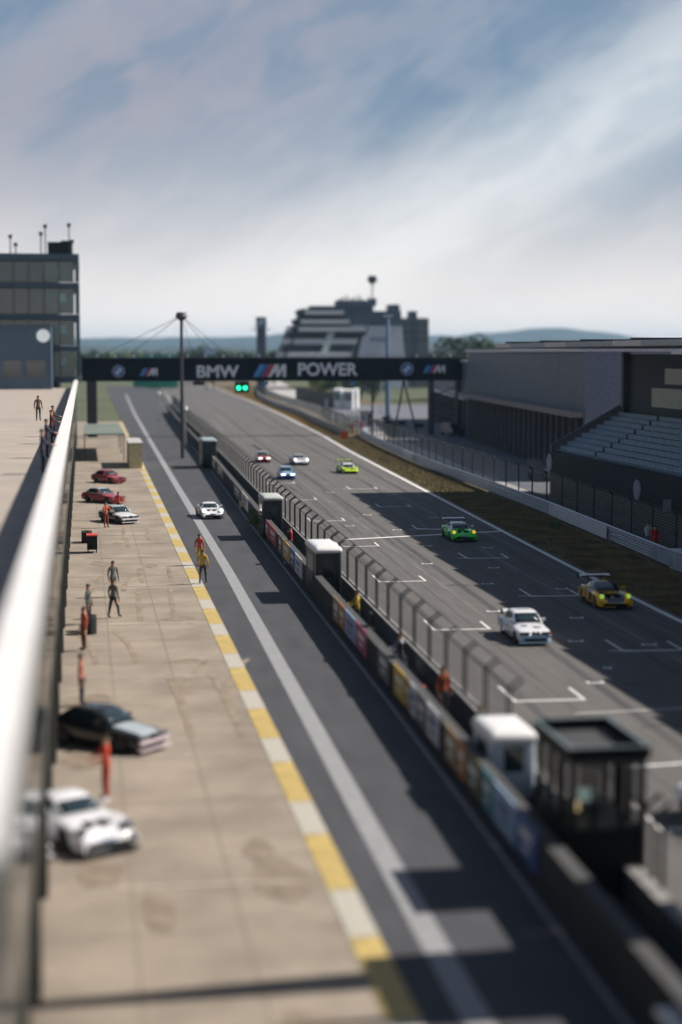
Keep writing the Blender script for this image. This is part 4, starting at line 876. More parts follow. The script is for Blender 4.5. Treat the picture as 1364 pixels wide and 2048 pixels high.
# front centre pixels
place(929, 1084, 'gt', 'bright green racing car with white roof and white rear wing in the stand shadow', dict(body=green, hood=green, roof=wht, accent=bkc, wing=wht, lamp=hl_y, mirror=wht, low=green, decals=[('roof_vent', ((0, 1.28, .80), (.5, .25, .03)), bkc)]), rz=-.02)
place(1232, 1220, 'gt', 'yellow and black racing car with black roof and white rear wing', dict(body=yel, hood=bkc, roof=bkc, accent=bkc, wing=wht, lamp=hl_g, low=yel, rim=brz, decals=[('wing_print', ((0, 4.125, 1.36), (1.2, .02, .05)), mar), ('roof_patch', ((.0, 2.65, 1.262), (.5, .45, .012)), yel), ('fender_patch', ((.80, 1.2, .85), (.2, .3, .02)), wht), ('nose_print', ((0, .03, .40), (.9, .05, .06)), wht), ('hood_badge', ((0, 1.12, .80), (.62, .5, .03)), yel), ('flank_black', ((-.99, 1.75, .55), (.02, .35, .4)), bkc), ('flank_black', ((-.995, 3.55, .82), (.05, .5, .12)), bkc), ('flank_black', ((-.99, 2.65, .45), (.02, .2, .45)), bkc), ('door_panel', ((-.985, 2.3, .5), (.03, .5, .3)), yel), ('door_panel', ((-.99, 2.95, .55), (.03, .4, .4)), yel)]), rz=-.02)
place(1071, 1292, 'coupe', 'white coupe with dark twin grille crossing from sun into shadow', dict(body=wht, wing=wht, lamp=hl_off, lip=lb, strip=sil, mirror=wht, decals=[('blue_panel', ((-.868, 3.95, .60), (.02, .8, .42)), pm('mid_blue_car_paint', (.10, .25, .55))), ('dark_blue_panel', ((-.869, 3.1, .45), (.02, .5, .4)), lb), ('flank_stripe', ((-.872, 2.55, .42), (.02, .5, .10), 0), pm('dark_blue_car_paint', (.03, .06, .25))), ('flank_stripe', ((-.874, 1.95, .42), (.02, .5, .10), 0), mar), ('hood_patch', ((.28, .8, .80), (.34, .30, .02), .4), pm('pale_pink_car_paint', (.62, .50, .58))), ('hood_patch', ((-.30, 1.05, .835), (.26, .22, .02), -.3), lb), ('roof_patch', ((0, 2.7, 1.385), (.5, .5, .012)), pm('pale_violet_car_paint', (.6, .56, .68))), ('red_lamp', ((.72, -.035, .60), (.16, .07, .12)), pm('orange_red_lamp', (.7, .15, .08))), ('door_number', ((-.87, 2.3, .58), (.02, .5, .3)), sil)]), rz=-.02)
place(702, 948, 'low', 'lime yellow low racing car, rightmost of the distant group', dict(body=lime, hood=lime, roof=wht, wing=mat('lime_wing', (.3, .4, .05), .4), lamp=hl_off, accent=bkc, decals=[('nose_panel', ((0, .33, .48), (.5, .3, .03)), wht)]), rz=.04)
place(603, 931, 'gt', 'white and violet racing car with bright round headlights in the distant group', dict(body=wht, hood=wht, roof=sil, low=prp, accent=prp, wing=None, lamp=hl_w), rz=.02)
place(576, 960, 'coupe', 'blue racing coupe, nearest of the distant group', dict(body=blu, hood=lb, roof=lb, low=blu, wing=None, lamp=hl_w, lip=blu), rz=-.02)
place(529, 926, 'coupe', 'maroon and silver racing coupe, leftmost of the distant group', dict(body=mar, hood=mar, roof=sil, low=mar, accent=sil, wing=None, lamp=hl_w, lip=mar), rz=.0)
car('gt', (8.95, 117.5, .005), .06, 'white car with two bright headlights alone in the pit lane', dict(body=wht, wing=None, lamp=hl_w), 'racing cars in the pits')
# cars nosing out of the garages (nose points to +x)
def gcar(x, y, ang, kind, label, paint): car(kind, (x, y, .005), ang, label, paint, 'racing cars in the pits')
gcar(.45, 38.6, .50, 'gt', 'white sports car nosing out of the garage nearest the camera', dict(body=wht, wing=None, lamp=hl_off, accent=wht))
gcar(1.9, 48.6, .85, 'coupe', 'black car with silver nose panels emerging from the second garage', dict(body=bkc, hood=sil, roof=bkc, wing=None, lamp=hl_off, lip=pm('pink_white_car_paint', (.6, .5, .55))))
gcar(-1.5, 38.0, .45, 'coupe', 'pale grey car mostly hidden inside the nearest garage', dict(body=wht, wing=None, lamp=hl_off))
gcar(3.1, 115, .45, 'coupe', 'white car with black flanks parked at an angle on the apron', dict(body=wht, hood=wht, low=bkc, accent=bkc, roof=sil, wing=None, lamp=hl_off))
gcar(2.6, 131, .7, 'coupe', 'dark red car with pale roof parked on the apron beyond the white car', dict(body=mar, roof=sil, wing=None, lamp=hl_off))
gcar(3.2, 151, .6, 'coupe', 'farthest dark red car parked on the apron', dict(body=mar, hood=mar, wing=None, lamp=hl_off))
p = at(1535, 1700); car('coupe', (p.x, p.y, .012), .1, 'white car whose front corner just enters the right edge beside the booth', dict(body=wht, hood=wht, wing=None, lamp=hl_w), 'racing cars on the track')
# equipment by the garages
p = (0.4, 99); t = thing('tool_trolley', 'dark tool trolley standing on the apron before the garages', 'trolley', (p[0], p[1], 0))
MB().box((0, 0, .6), (.6, 1.1, .8)).build('body', blackm, t); MB().box((0, 0, 1.03), (.66, 1.16, .06)).build('top', red_p, t)
for sx in (-1, 1):
    for sy in (-1, 1): MB().bar((sx * .24 - .03, sy * .4, .1), (sx * .24 + .03, sy * .4, .1), .1, 10).build('caster', rubber, t)
for i, (x, y, n) in enumerate(((.1, 70.0, 3), (.1, 104, 3))):
    t = thing('spare_tyre_pile', ('nearer', 'farther')[i] + ' pile of spare tyres along the garage fronts', 'tyre stack', (x, y, -.012), 0, 'spare tyre piles')
    for k_ in range(n): inst('tyre', tm, t, (0, 0, k_ * .23)); inst('tyre', tm, t, (.0, .7, k_ * .23))
t = thing('awning', 'far grey green awning over the end of the apron', 'awning', (2.2, 196, 0)); MB().box((0, 0, 2.9), (4.4, 26, .15)).build('roof', mat('awning_cloth', (.16, .19, .17), .8), t)
for sx in (-2.1, 2.1):
    for sy in (-12.8, 0, 12.8): MB().box((sx, sy, 1.41), (.1, .1, 2.82)).build('leg', dsteel, t)
t = thing('cream_hut', 'cream painted hut at the far end of the yellow band', 'hut', (5.2, 176, 0)); MB().box((0, 0, 1.25), (1.3, 10, 2.5)).build('wall', mat('cream_paint', (.55, .5, .32), .7), t); MB().box((0, 0, 2.56), (1.5, 10.3, .1)).build('roof', conc_l, t)
# ------------------------------------------------------------------ pit building, left
pb = thing('pit_building', 'long two storey pit building with roof terrace and open garages at the left', 'building', (0, 0, 0))
wallm = mat('pit_facade', (.045, .045, .04), .8, var=.2, scale=.7)
NB = 36
pil = MB().box((-1.15, 0, 1.6), (.5, .9, 3.2)).mesh('pillar', wallm); sf = MB().box((-1.12, 0, 5.1), (.44, 5.98, 3.8)).mesh('facade_panel', wallm)
wn = MB().box((-.89, 0, 4.9), (.03, 4.6, 1.5)).mesh('window', glass_d); lt = MB().box((-1.0, 0, 3.05), (.12, 4.9, .3)).mesh('door_header', mat('header_green', (.10, .14, .12), .6))
inn = MB().box((-7.5, 0, 1.6), (.2, 6, 3.2)).mesh('garage_back_wall', conc_d); dv = MB().box((-4.4, 0, 1.6), (6.0, .2, 3.2)).mesh('garage_side_wall', conc_d)
for k_ in range(NB):
    y = 12 + 6 * k_
    for n_, m_, dy in (('pillar', pil, 0), ('facade_panel', sf, 3), ('window', wn, 3), ('door_header', lt, 3), ('garage_back_wall', inn, 3), ('garage_side_wall', dv, 0)): inst(n_, m_, pb, (0, y + dy, 0))
inst('pillar', pil, pb, (0, 12 + 6 * NB, 0))
MB().box((-12, 120, 6.96), (21.3, 216, .1)).build('roof_terrace', mat('terrace_surface', (.36, .31, .27), .85, var=.12, scale=.3), pb)
MB().box((-4.4, 120, 3.3), (6, 216, .12)).build('ceiling', conc_d, pb)
par = mat('parapet_white', (.72, .70, .70), .6, var=.06, scale=.5)
pmh = MB().box((-1.0, 0, 7.5), (.2, 5.97, .92)).mesh('parapet_panel', mat('parapet_side', (.05, .048, .042), .8, var=.2)); cp = MB().box((-.90, 0, 8.03), (.50, 5.99, .12)).mesh('parapet_cap', par)
for k_ in range(NB): y = 15 + 6 * k_; inst('parapet_panel', pmh, pb, (0, y, 0)); inst('parapet_cap', cp, pb, (0, y, 0))
MB().box((-12.0, 12.2, 3.5), (21.3, .3, 7)).build('end_wall', wallm, pb)
# people on the terrace
for i, (x, y, c, l) in enumerate(((-3.1, 118, (.13, .07, .05), 'person in brown coat standing alone on the roof terrace'), (-1.65, 88, (.10, .03, .03), 'spectator in dark red leaning on the terrace parapet'), (-1.65, 76, (.03, .03, .06), 'spectator in navy leaning on the terrace parapet'), (-1.7, 95.5, (.05, .04, .04), 'spectator in black near the far end of the terrace parapet'), (-1.6, 66, (.04, .04, .07), 'spectator in dark blue jacket nearest the camera on the terrace'))):
    person(x, y, pi / 2 if i else .3, 'lean' if i else 'stand', c, DK, l, z=7.01, group=None)
# ------------------------------------------------------------------ glass tower, left beyond the gantry
tb = thing('glass_office_building', 'tall dark glass building with stacked balconies at the left edge beyond the pit building', 'building', (0, 234, 0))
X1 = -.2
MB().box((-18, 13, 11.5), (29.4, 24, 23)).build('core', mat('core_dark', (.03, .04, .05), .4), tb)
slab = mat('slab_blue_grey', (.06, .09, .12), .6)
for z in (8.0, 12.3, 16.6, 20.9, 24.6): MB().box((-16.4, 12, z), (32.2, 27.2, .7)).build('floor_slab', slab, tb)
gp1 = mat('tower_glass', (.03, .06, .07), .1, spec=.8); gp2 = mat('tower_glass_green', (.06, .12, .11), .15, spec=.8)
pw_ = MB().box((0, 0, 0), (1.9, .06, 3.5)).mesh('pane', gp1); pw2 = MB().box((0, 0, 0), (1.9, .06, 3.5)).mesh('pane', gp2); ml = MB().box((0, 0, 0), (.14, .2, 3.58)).mesh('mullion', slab)
for r in range(4):
    zc = 10.15 + 4.3 * r if r < 3 else 22.75
    for k_ in range(15):
        x = -2.0 - 2.05 * k_
        inst('pane', pw2 if k_ < 2 else pw_, tb, (x, -.6, zc), 0, (1, 1, .98 if r < 3 else .8)); inst('mullion', ml, tb, (x - 1.02, -.66, zc), 0, (1, 1, .98 if r < 3 else .8))
    for k_ in range(12): inst('pane', pw2, tb, (-.9, .6 + 2.05 * k_, zc), pi / 2, (1, 1, .98 if r < 3 else .8))
    inst('column', MB().box((0, 0, 0), (.5, .5, 3.55)).mesh('column', slab), tb, (-.55, -1.2, zc), 0, (1, 1, .98 if r < 3 else .8))
for r in range(3): # pale green panels on the balconies
    MB().box((-2.6, -.72, 10.6 + 4.3 * r), (.9, .05, 1.1)).build('bright_panel', mat('pale_green_panel', (.30, .50, .45), .3), tb)
MB().box((-16.4, -1.3, 24.9), (32.2, .1, .5)).build('roof_parapet', slab, tb)
for i, (x, h) in enumerate(((-9.5, 2.6), (-8.8, 1.5), (-5.4, 3.0), (-4.8, 4.0), (-1.6, 4.2), (-1.2, 2.0))): MB().bar((x, 0, 24.9), (x, 0, 24.9 + h), .09, 6).box((x, 0, 24.9 + h), (.5, .3, .5)).build('antenna', dsteel, tb)
for (x, wd, h) in ((-3.6, 1.8, 1.9), (-2.0, 1.4, 2.1)): MB().prism([(x - wd / 2, .5), (x + wd / 2, .5), (x + wd / 2, 2.5), (x - wd / 2, 2.5)], 24.95, 24.95 + h).build('plant_unit', blackm, tb)
lb_ = thing('blue_annex', 'low blue grey clad annex in front of the tall glass building', 'building', (-12.0, 221, 7.02))
MB().box((0, 4, 4.1), (16, 9, 8.2)).build('wall', bluep, lb_); MB().box((0, 4, 8.26), (16.2, 9.2, .12)).build('roof', slab, lb_)
for k_ in range(5): MB().box((-6 + 3 * k_, -.53, 2.6), (2.4, .05, 2.2)).build('window', glass_d, lb_)
MB().bar((7.0, -.75, 6.9), (7.0, -.6, 6.9), .85, 18).build('round_sign', mat('sign_white', (.75, .78, .78), .4, emit=(.8, .85, .85), es=.25), lb_)
# ------------------------------------------------------------------ near grandstand, right
gs = thing('grandstand', 'roofed grandstand with rows of grey blue seats at the right edge', 'grandstand', (0, 0, 0))
Y0, Y1 = -10.0, 134.0; YM = (Y0 + Y1) / 2; YL = Y1 - Y0
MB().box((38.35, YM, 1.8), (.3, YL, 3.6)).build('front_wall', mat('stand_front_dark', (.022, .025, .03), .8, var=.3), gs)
step = MB().box((0, 0, 0), (.62, YL, .42)).mesh('terrace_step', mat('step_blue_grey', (.17, .23, .29), .7, var=.2)); NRW = 9
seat = MB()
for k_ in range(int(YL / .56)):
    yy_ = -YL / 2 + .4 + k_ * .56
    if k_ % 60 == 59: continue
    seat.box((0, yy_, .03), (.40, .44, .05)); seat.box((.2, yy_, .20), (.05, .44, .36))
seat = seat.mesh('seat_row', seat_b)
for r in range(NRW):
    x = 38.85 + r * .62; z = 3.35 + r * .34; inst('terrace_step', step, gs, (x, YM, z - .21)); inst('seat_row', seat, gs, (x, YM, z + .36))['kind'] = 'stuff'
XB = 38.6 + NRW * .62; 
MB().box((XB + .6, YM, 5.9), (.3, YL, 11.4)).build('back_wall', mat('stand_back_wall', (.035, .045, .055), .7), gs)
RX = lambda y: 33.2 + .045 * (y - 100)
MB().prism([(RX(139), 139), (RX(Y0), Y0), (50, Y0), (50, 139)], 12.06, 12.36).build('roof', mat('stand_roof', (.11, .11, .12), .7), gs)
for k_ in range(24):
    ya = 139 - k_ * 6.2; MB().box((RX(ya - 3.1) - .1, ya - 3.1, 12.30), (.16, 6.1, .34)).build('roof_fascia', mat('fascia_metal', (.25, .27, .28), .4, .4) if k_ % 3 else mat('fascia_pale', (.5, .45, .46), .5), gs)
    if k_ % 2 == 0: MB().box(((RX(ya - 3.1) + 46) / 2, ya - 3.1, 12.50), (46 - RX(ya - 3.1), .25, .28)).build('roof_beam', dsteel, gs)
for k_ in range(9): MB().box((44.4, Y1 - .6 - k_ * 17, 5.9), (.6, .6, 11.8)).build('column', mat('stand_column', (.06, .07, .09), .7), gs)
for k_ in range(7):  # end stair wall
    pass
MB().prism([(38.3, 0), (38.3, .2), (44.3, .2), (44.3, 0)], 0, 1).v
e = MB(); zl = lambda x: 3.35 + (x - 38.6) * .55
e.add([(38.3, Y1, 0), (44.3, Y1, 0), (44.3, Y1, zl(44.3) + 1.0), (38.3, Y1, zl(38.3) + 1.0), (38.3, Y1 + .25, 0), (44.3, Y1 + .25, 0), (44.3, Y1 + .25, zl(44.3) + 1.0), (38.3, Y1 + .25, zl(38.3) + 1.0)], [(0, 1, 2, 3), (7, 6, 5, 4), (3, 2, 6, 7), (0, 3, 7, 4), (1, 5, 6, 2), (0, 4, 5, 1)]); e.build('end_wall', mat('end_wall_concrete', (.16, .17, .19), .8), gs)
# pale panels on the back wall, their colour standing in for daylight through openings
for (y, wd, z, h) in ((120, 9, 9.9, 1.2), (121.5, 12, 8.2, 1.5)): MB().box((XB + .42, y, z), (.04, wd, h)).build('window', mat('painted_daylight', (.34, .36, .30), .3), gs)
# round signs on the stand front
for (px, py, wd, lbl) in ((1098, 925, 1.0, 'pale round sign at the far end of the grandstand front wall'), (1273, 980, 1.1, 'pale round sign midway along the grandstand front wall')):
    X = 38.1; q0 = at(px, py, 0); r = X / q0.x; p = Vector((X, q0.y * r, H - H * r)); t = thing('round_sign', lbl, 'sign', p, 0, 'round signs on the grandstand'); MB().bar((0, 0, 0), (.1, 0, 0), .72, 20).build('disc', mat('sign_disc', (.3, .31, .38), .5), t); MB().bar((-.01, 0, 0), (-.005, 0, 0), .3, 16).build('disc_centre', mat('sign_violet', (.35, .34, .5), .5), t)
p = at(1345, 1062); t = thing('notice_board', 'pale notice board beside the fence at the right edge', 'sign', (p.x, p.y, 0)); MB().box((0, 0, 1.7), (1.3, .06, .8)).build('panel', mat('notice_panel', (.4, .4, .45), .5), t)
for sx in (-.5, .5): MB().bar((sx, .06, 0), (sx, .06, 2.1), .04, 6).build('post', dsteel, t)
p = at(1362, 1140); t = thing('blue_container', 'pale blue box behind the guardrail at the right edge', 'box', (p.x + .3, p.y, 0)); MB().box((0, 0, .5), (1.2, 2.0, 1.0)).build('body', pale, t); MB().box((0, 0, 1.03), (1.3, 2.1, .06)).build('lid', whitep, t)
# ------------------------------------------------------------------ paddock building behind the fence
bb = thing('paddock_building', 'grey blue building with blank upper wall over dark open bays', 'building', (46, 150, 0), math.atan2(-(52 - 46), 73))
LB = 74.0
up = MB()
for k_ in range(12): MB().box((4.0, 3.1 + k_ * 6.2, 9.0), (8, 6.14, 5.6)).build('wall_panel', greyp, bb)
for k_ in range(12): MB().box((-.6, 3.1 + k_ * 6.2, 6.0), (1.4, 6.16, .55)).build('ledge_panel', mat('pink_grey_ledge', (.22, .19, .19), .7), bb)
for k_ in range(25): MB().box((.15, .3 + k_ * 3.08, 2.85), (.45, .5, 5.7)).build('column', mat('bay_column', (.10, .10, .11), .7), bb)
MB().box((3.4, LB / 2, 2.85), (.3, LB, 5.7)).build('back_wall', mat('bay_dark', (.025, .028, .032), .7), bb)
MB().box((4.2, LB / 2, 11.98), (9.2, LB + 1, .3)).build('roof', mat('roof_light_metal', (.5, .48, .5), .5), bb)
MB().box((4, -.15, 6), (8, .3, 12)).build('end_wall', mat('end_lilac', (.17, .18, .24), .7), bb)
for k_ in range(24): MB().box((.9, 1.85 + k_ * 3.08, 1.6), (.1, 2.3, 3.0)).build('bay_door', mat('bay_door', (.05, .055, .06), .5), bb)
for k_ in range(9): MB().box((5.5, 5 + k_ * 7.6, 12.5), (1.6, 1.4, .8)).bar((5.5, 5 + k_ * 7.6, 12.9), (5.5, 5 + k_ * 7.6, 13.1), .4, 10).build('roof_unit', steel, bb)
for (k_, c) in ((5, 'g'), (20, 'g')): MB().box((-.1, 1.85 + k_ * 3.08, .7), (.4, .5, 1.2)).build('green_bin', mat('bin_green', (.03, .14, .06), .6), bb)
# far row of bays beyond the gantry leg
b2 = thing('far_paddock_building', 'farther paddock building with pale railing band seen under the gantry', 'building', (53, 228, 0), -.13)
for k_ in range(11): MB().box((4, 3 + k_ * 6, 8.2), (8, 5.94, 4.4)).build('wall_panel', greyp, b2)
for k_ in range(11): MB().box((-.3, 3 + k_ * 6, 5.6), (.6, 5.96, .9)).build('balcony_panel', mat('balcony_pale', (.42, .42, .45), .6), b2)
for k_ in range(12): MB().box((.1, k_ * 6, 2.5), (.5, .7, 5.0)).build('column', MATS['bay_column'], b2)
for k_ in range(11): MB().box((.8, 3 + k_ * 6, 2.2), (.1, 4.6, 3.6)).build('bay_door', mat('bay_glass', (.14, .15, .16), .2), b2)
MB().box((3.6, 33, 2.6), (.3, 66, 5.2)).build('back_wall', MATS['bay_dark'], b2); MB().box((4.2, 33, 10.55), (9, 67, .3)).build('roof', MATS['roof_light_metal'], b2)
# long low white roof line with trees behind (right)
lw = thing('hospitality_building', 'low pale roofed hall behind the paddock building', 'building', (66, 214, 0), -.1); MB().box((14, 20, 5.7), (46, 60, 11.4)).build('wall', greyp, lw); MB().box((14, 20, 11.75), (47, 61, .7)).build('roof', mat('pale_pink_roof', (.5, .45, .47), .6), lw)
for k_ in range(8): MB().box((-4 + k_ * 5, -10.05, 7), (2.4, .1, 1.6)).build('window', glass_d, lw)
# parked things on paddock road
for (px, py, l) in ((905, 872, 'dark parked van behind the debris fence below the gantry leg'), (1090, 960, 'dark parked car behind the fence below the grandstand')):
    p = at(px, py, 0); t = thing('parked_van', l, 'van', (p.x, p.y, 0), .2, 'vehicles parked in the paddock')
    MB().add([(-.9, -2.2, .35), (.9, -2.2, .35), (.9, 2.2, .35), (-.9, 2.2, .35), (-.9, -2.2, 1.0), (.9, -2.2, 1.0), (.85, -1.4, 1.15), (-.85, -1.4, 1.15), (-.78, -.7, 1.8), (.78, -.7, 1.8), (.78, 2.15, 1.85), (-.78, 2.15, 1.85)], [(0, 3, 2, 1), (0, 1, 5, 4), (4, 5, 6, 7), (7, 6, 9, 8), (8, 9, 10, 11), (11, 10, 2, 3), (1, 2, 10, 9, 6, 5), (0, 4, 7, 8, 11, 3)]).build('body', mat('navy_van_paint', (.03, .04, .07), .3), t)
    MB().box((0, -1.08, 1.5), (1.4, .05, .4)).build('windshield', glass_d, t)
    for sx in (-1, 1):
        for sy in (-1.4, 1.4): MB().bar((sx * .75, sy, .34), (sx * .95, sy, .34), .34, 14).build('wheel', rubber, t)
# ------------------------------------------------------------------ clock tower
def zat(py, d): return H + (706 - py) / F * d     # height for a row of the photograph at a distance
tx, ty = 0, 0
def far(px, d):      # a ground point at distance d along the camera axis
    x = (px - 682) / F * d; return Vector((x * cos(YAW) + d * sin(YAW), -x * sin(YAW) + d * cos(YAW), 0))
D = 480; p = far(523.5, D); t = thing('slab_tower', 'slim dark slab tower with a pale emblem panel at its top', 'tower', p, -YAW)
zt_ = zat(635, D); tm_ = mat('tower_dark', (.055, .065, .10), .6); MB().box((0, 0, (zt_ - 3.2) / 2), (2.7, 2.2, zt_ - 3.2)).build('shaft', tm_, t)
MB().box((0, 0, zt_ - 1.6), (2.95, 2.4, 3.18)).build('head', mat('tower_head', (.09, .16, .22), .5), t)
mb = MB(); poly_xz(mb, [(-.8, zt_ - 2.3), (-.5, zt_ - 2.3), (.1, zt_ - 1.3), (.1, zt_ - 2.0), (.9, zt_ - .8), (.6, zt_ - .8), (.3, zt_ - 1.2), (.2, zt_ - .8), (0, zt_ - .8), (-.6, zt_ - 1.6)], -1.22); mb.build('emblem', whitep, t)
for k_ in range(14): MB().box((0, -1.12, 1.2 + k_ * 1.25), (2.3, .06, .12)).build('joint_line', slab, t)
for s_ in (-1, 1): MB().bar((s_ * 1.3, 0, zat(659.5, D)), (s_ * 2.2, 0, zat(659.5, D)), .09, 5).box((s_ * 2.3, 0, zat(659.5, D)), (.5, .5, .5)).build('loudspeaker', dsteel, t)
# ------------------------------------------------------------------ big raked grandstand building far off
D = 560; o_ = far(700, D); U = D / F       # metres per photograph pixel
ship = thing('raked_grandstand', 'large far grandstand building with raked tiers like a ship bow', 'grandstand', o_, -YAW + .10)
def lx(px): return (px - 700) * U
shade_w = mat('ship_wall', (.07, .095, .14), .6, var=.1, scale=.2); tierl = mat('tier_pale', (.62, .62, .66), .6); tierd = mat('tier_dark_seats', (.015, .018, .024), .6); shade_d = mat('ship_dark', (.045, .06, .08), .6)
rows_n = 20; zlo, zhi = 3.0, zat(652, D)
zr = [zlo + (zhi - zlo) * i / rows_n for i in range(rows_n + 1)]
for i in range(rows_n):
    z0_, z1_ = zr[i], zr[i + 1]; py = 706 - ((z0_ + z1_) / 2 - H) / U; f_ = (718 - py) / 66
    xl = lx(555 + 29 * f_); xr = lx(692 + 38 * f_); dep = -14 + 16 * i / rows_n
    band = tierl if (i % 5) in (3, 4) else tierd
    MB().box(((xl + xr) / 2, dep + 12, (z0_ + z1_) / 2 + .0), (xr - xl, 24, z1_ - z0_ - .03)).build('seat_row', band, ship)
    # aisles
    for (a0, a1, wd) in ((564, 602, .7), (640, 668, 2.2)):
        xa = lx(a0 + (a1 - a0) * f_); MB().box((xa, dep - .1, (z0_ + z1_) / 2 + .12), (wd, .5, z1_ - z0_ - .05)).build('stair', mat('stair_pale', (.55, .62, .62), .5) if wd > 1 else tierd, ship)
# side wall right of the rake
mb = MB(); 
mb.add([(lx(692), -14, 0), (lx(730), 2.2, zhi), (lx(806), 2.2, zhi), (lx(806), -12, 0), (lx(692), 14, 0), (lx(730), 14, zhi), (lx(806), 14, zhi), (lx(806), 14, 0)], [(0, 3, 2, 1), (4, 5, 6, 7), (1, 2, 6, 5), (0, 1, 5, 4), (3, 7, 6, 2)]); mb.build('flank_wall', shade_w, ship)
# overhanging balconies at the left
for (pl, pr, pt_, pb_, m_) in ((580, 734, 655, 667, tierl), (584, 702, 640, 652, shade_w), (592, 690, 622, 634, shade_w)):
    mb = MB(); zt2, zb2 = zat(pt_, D), zat(pb_, D); mb.add([(lx(pl + 8), 0, zb2), (lx(pr), 0, zb2), (lx(pr), -3, zt2), (lx(pl) - .6 + 1, -3, zt2), (lx(pl + 8), 12, zb2), (lx(pr), 12, zb2), (lx(pr), 12, zt2), (lx(pl) - .6 + 1, 12, zt2)], [(0, 1, 2, 3), (7, 6, 5, 4), (3, 2, 6, 7), (0, 4, 5, 1), (0, 3, 7, 4), (1, 5, 6, 2)]); mb.build('balcony', shade_d if m_ is shade_w else shade_d, ship)
    MB().box((lx((pl + pr) / 2 + 6), -3.06, zt2 - .75), ((pr - pl - 20) * U, .1, 1.3)).build('balcony_front', tierl, ship)
for (pl, pr, pt_, pb_, dy) in ((597, 735, 634, 655, 3), (604, 700, 618, 634, 4), (623, 680, 612, 622, 5), (677, 750, 601, 640, 4.5), (735, 800, 622, 715, 5), (750, 757, 596, 612, 6)):
    zt2, zb2 = zat(pt_, D), zat(pb_, D); MB().box((lx((pl + pr) / 2), dy + 5, (zt2 + zb2) / 2), ((pr - pl) * U, 10, zt2 - zb2)).build('upper_block', shade_w, ship)
    n_ = int((pr - pl) / 11)
    for k_ in range(n_): MB().box((lx(pl + 6 + k_ * 11), dy - .05, (zt2 + zb2) / 2 + .2), (8 * U, .1, (zt2 - zb2) * .4)).build('window', shade_d, ship)
MB().box((lx(753), -11.0 + 5, zat(679, D)), (34 * U, .2, 1.4)).build('sign_strip', mat('sign_strip_blue', (.10, .14, .26), .5), ship)
for k_ in range(7): MB().bar((lx(740 + k_ * 4.6), -6.15, zat(679, D)), (lx(740 + k_ * 4.6), -6.3, zat(679, D)), .26, 8).build('sign_dot', tierl, ship)
for (pl, pr, pt_) in ((775, 806, 622), (783, 803, 609), (806, 862, 636), (826, 838, 622)):
    zt2 = zat(pt_, D); MB().box((lx((pl + pr) / 2), 9, zt2 / 2), ((pr - pl) * U, 10 - (pr - pl) * .01, zt2)).build('stair_tower', shade_w if pl != 806 else mat('ship_warm_grey', (.15, .15, .16), .7), ship)
for k_ in range(4):
    for j in range(3): MB().box((lx(814 + k_ * 13), 3.95, zat(648 + j * 16, D)), (6 * U, .1, 1.2)).build('window', shade_d, ship)
for k_, px in enumerate((683, 690, 698, 706, 713, 722, 729, 742)): MB().bar((lx(px), 7, zat(601, D)), (lx(px), 7, zat(601, D) + .7 + .5 * (k_ % 3)), .35, 6).build('roof_unit', dsteel, ship)
MB().bar((lx(750), 8, zat(600, D)), (lx(750), 8, zat(566, D)), .22, 6).build('lamp_pole', dsteel, ship)
for k_ in range(8):
    a = k_ * pi / 4; MB().box((lx(750) + 1.1 * cos(a), 8 + 1.1 * sin(a), zat(560, D) + .5 * (k_ % 2)), (.9, .9, 1.4), rz=a).build('flood_lamp', shade_d, ship)
MB().bar((lx(750), 8, zat(568, D)), (lx(750), 8, zat(551, D)), .8, 10, r2=1.0).build('lamp_cluster', shade_d, ship)
# ------------------------------------------------------------------ trees
GRP = 'trees beyond the gantry'
TR = [(640, 800, 430, 4.2, 7.0, 'c', 'sunlit yellow green bushy tree just right of the gantry centre'), (664, 801, 420, 3.4, 6.4, 'a', 'small green tree behind the leftmost tall kiosk'), (722, 797, 420, 4.0, 8.2, 'c', 'sunlit yellow green tree right of the tall kiosks'), (748, 800, 400, 4.4, 8.0, 'b', 'dark green tree left of the thick blue grey pole'), (700, 795, 450, 5, 7.6, 'b', 'dark tree rising behind the tall kiosks'),
      (395, 760, 620, 9, 15.5, 'b', 'dark round tree above the gantry left of centre'), (425, 760, 640, 10, 15, 'b', 'dark tree beside the round one above the letters'), (450, 760, 700, 7, 13, 'b', 'low dark tree above the letter W of the gantry'),
      (548, 760, 620, 2.0, 14.5, 'b', 'slim conifer like tree right of the slab tower'), (538, 760, 640, 1.6, 12.5, 'b', 'shorter slim tree beside the slab tower'),
      (905, 700, 420, 9, 17, 'b', 'broad dark tree behind the pale roofed hall at its left'), (940, 700, 430, 10, 17.6, 'b', 'tallest dark tree behind the pale roofed hall'), (978, 700, 430, 9, 16.2, 'a', 'green tree behind the pale roofed hall at its right'), (1005, 700, 460, 7, 14.5, 'b', 'low dark tree ending the row behind the hall')]
pal = {'a': [lg1, lg2], 'b': [lg2, mat('leaf_deep_green', (.02, .035, .018), .8, var=.3)], 'c': [lg3, lg1]}
for i, (px, py, d, r, h, k_, l) in enumerate(TR):
    p = far(px, d); foliage('leafy_tree', l, 'tree', p, r, h * .86, 2600, pal[k_], trunk=h * .14, group=GRP, leaf=.34 if h < 10 else .6, seed=20 + i, lobes=14)
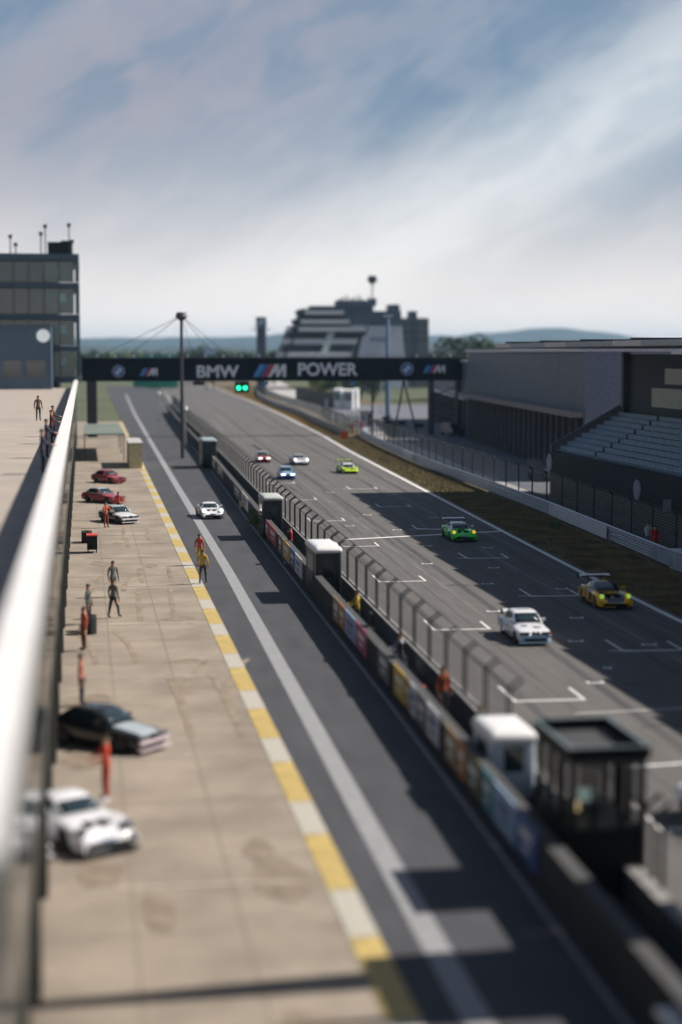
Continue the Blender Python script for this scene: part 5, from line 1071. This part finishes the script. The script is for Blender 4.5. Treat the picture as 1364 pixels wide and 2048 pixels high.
# bright green covered seats far left under the mast
t = thing('green_cover', 'long bright green netting fence on the far bank left of the mast', 'fence', far(312, 560), -YAW)
for k_ in range(9): MB().box((-6.4 + k_ * 1.6, 0, 5.5), (1.5, .2, 11.0 if k_ > 2 else 10.4)).build('net_panel', mat('green_net', (.02, .30, .17), .8, var=.2), t)
MB().box((0, .3, 5), (15, .2, 9)).build('frame', dsteel, t)
t = thing('billboard', 'small pale blue billboard above the letters of the gantry', 'billboard', far(421, 520), -YAW); MB().box((0, 0, 12.2), (3.4, .3, 2.3)).build('panel', mat('billboard_blue', (.35, .5, .68), .5), t)
for s_ in (-1.2, 1.2): MB().box((s_, 0, 5.5), (.3, .3, 11)).build('post', dsteel, t)
# far forest band
def forest(name, label, x0, x1, d0, h0, h1, n, seed):
    rg = np.random.default_rng(seed); mbs = MB()
    for i in range(n):
        px = x0 + (x1 - x0) * rg.random(); d = d0 * (1 + .15 * rg.random()); p = far(px, d); h = h0 + (h1 - h0) * rg.random(); r = h * (.3 + .2 * rg.random())
        for k_ in range(26):
            v = Vector(rg.normal(size=3)).normalized(); c = p + Vector((v.x * r * .8, v.y * r * .8, h * .55 + v.z * h * .42)); s = h * .16
            a = Vector(rg.normal(size=3)).normalized() * s; b = Vector(rg.normal(size=3)).normalized() * s
            mbs.add([c - a, c + b, c + a, c - b], [(0, 1, 2, 3)], i % 2)
    o = mbs.build(name, [lg2, lg1], None); return tag(o, label, 'forest', kind='stuff')
forest('forest', 'dark band of distant woodland beyond the circuit', -200, 1600, 900, 9, 13, 420, 2)
# ------------------------------------------------------------------ hills
def hills(name, d, prof, m, lbl):
    V = []; n = 90; random.seed(int(d)); xs_ = [-900 + 3200 * i / n for i in range(n + 1)]
    for r_, (dd, s) in enumerate(((d - 900, 0), (d - 450, .55), (d, 1), (d + 1500, .2))):
        for x in xs_:
            py = lerp_poly(prof, x) + random.uniform(-1, 1) * 1.1; p = far(x, dd); p.z = max(0, zat(py, d)) * s + random.uniform(-1, 1) * 2 * s - (1 if s == 0 else 0); V.append(p)
    m_ = n + 1; mb = MB(); mb.add(V, [(r_ * m_ + i, r_ * m_ + i + 1, (r_ + 1) * m_ + i + 1, (r_ + 1) * m_ + i) for r_ in range(3) for i in range(n)]); o = mb.build(name, m, None, True); return struct(o)
hm = mat('wooded_hill', (.03, .045, .04), .9, var=.3, scale=.004)
hills('hills', 6500, [(-900, 690), (0, 684), (180, 676), (300, 676), (400, 674), (460, 675), (480, 670), (500, 676), (560, 668), (620, 664), (800, 668), (900, 672), (1000, 664), (1080, 655), (1150, 658), (1230, 668), (1300, 680), (1364, 690), (2300, 690)], hm, '')
hills('near_hills', 3000, [(-900, 698), (0, 694), (170, 690), (300, 697), (420, 690), (500, 696), (600, 692), (760, 690), (870, 684), (1000, 690), (1100, 678), (1200, 684), (1364, 692), (2300, 692)], hm, '')
# ------------------------------------------------------------------ haze
hz = bpy.data.materials.new('haze_air'); hz.use_nodes = True; ht = hz.node_tree; ht.nodes.clear()
ho = ht.nodes.new('ShaderNodeOutputMaterial'); hv = ht.nodes.new('ShaderNodeVolumePrincipled'); hv.inputs['Color'].default_value = (.42, .70, 1, 1); hv.inputs['Density'].default_value = .00009; hv.inputs['Anisotropy'].default_value = .1
ht.links.new(hv.outputs[0], ho.inputs['Volume'])
o = MB().box((0, 4700, 64), (17000, 9800, 132)).build('haze', hz); tag(o, 'pale haze over the whole circuit and hills', 'haze', kind='stuff')
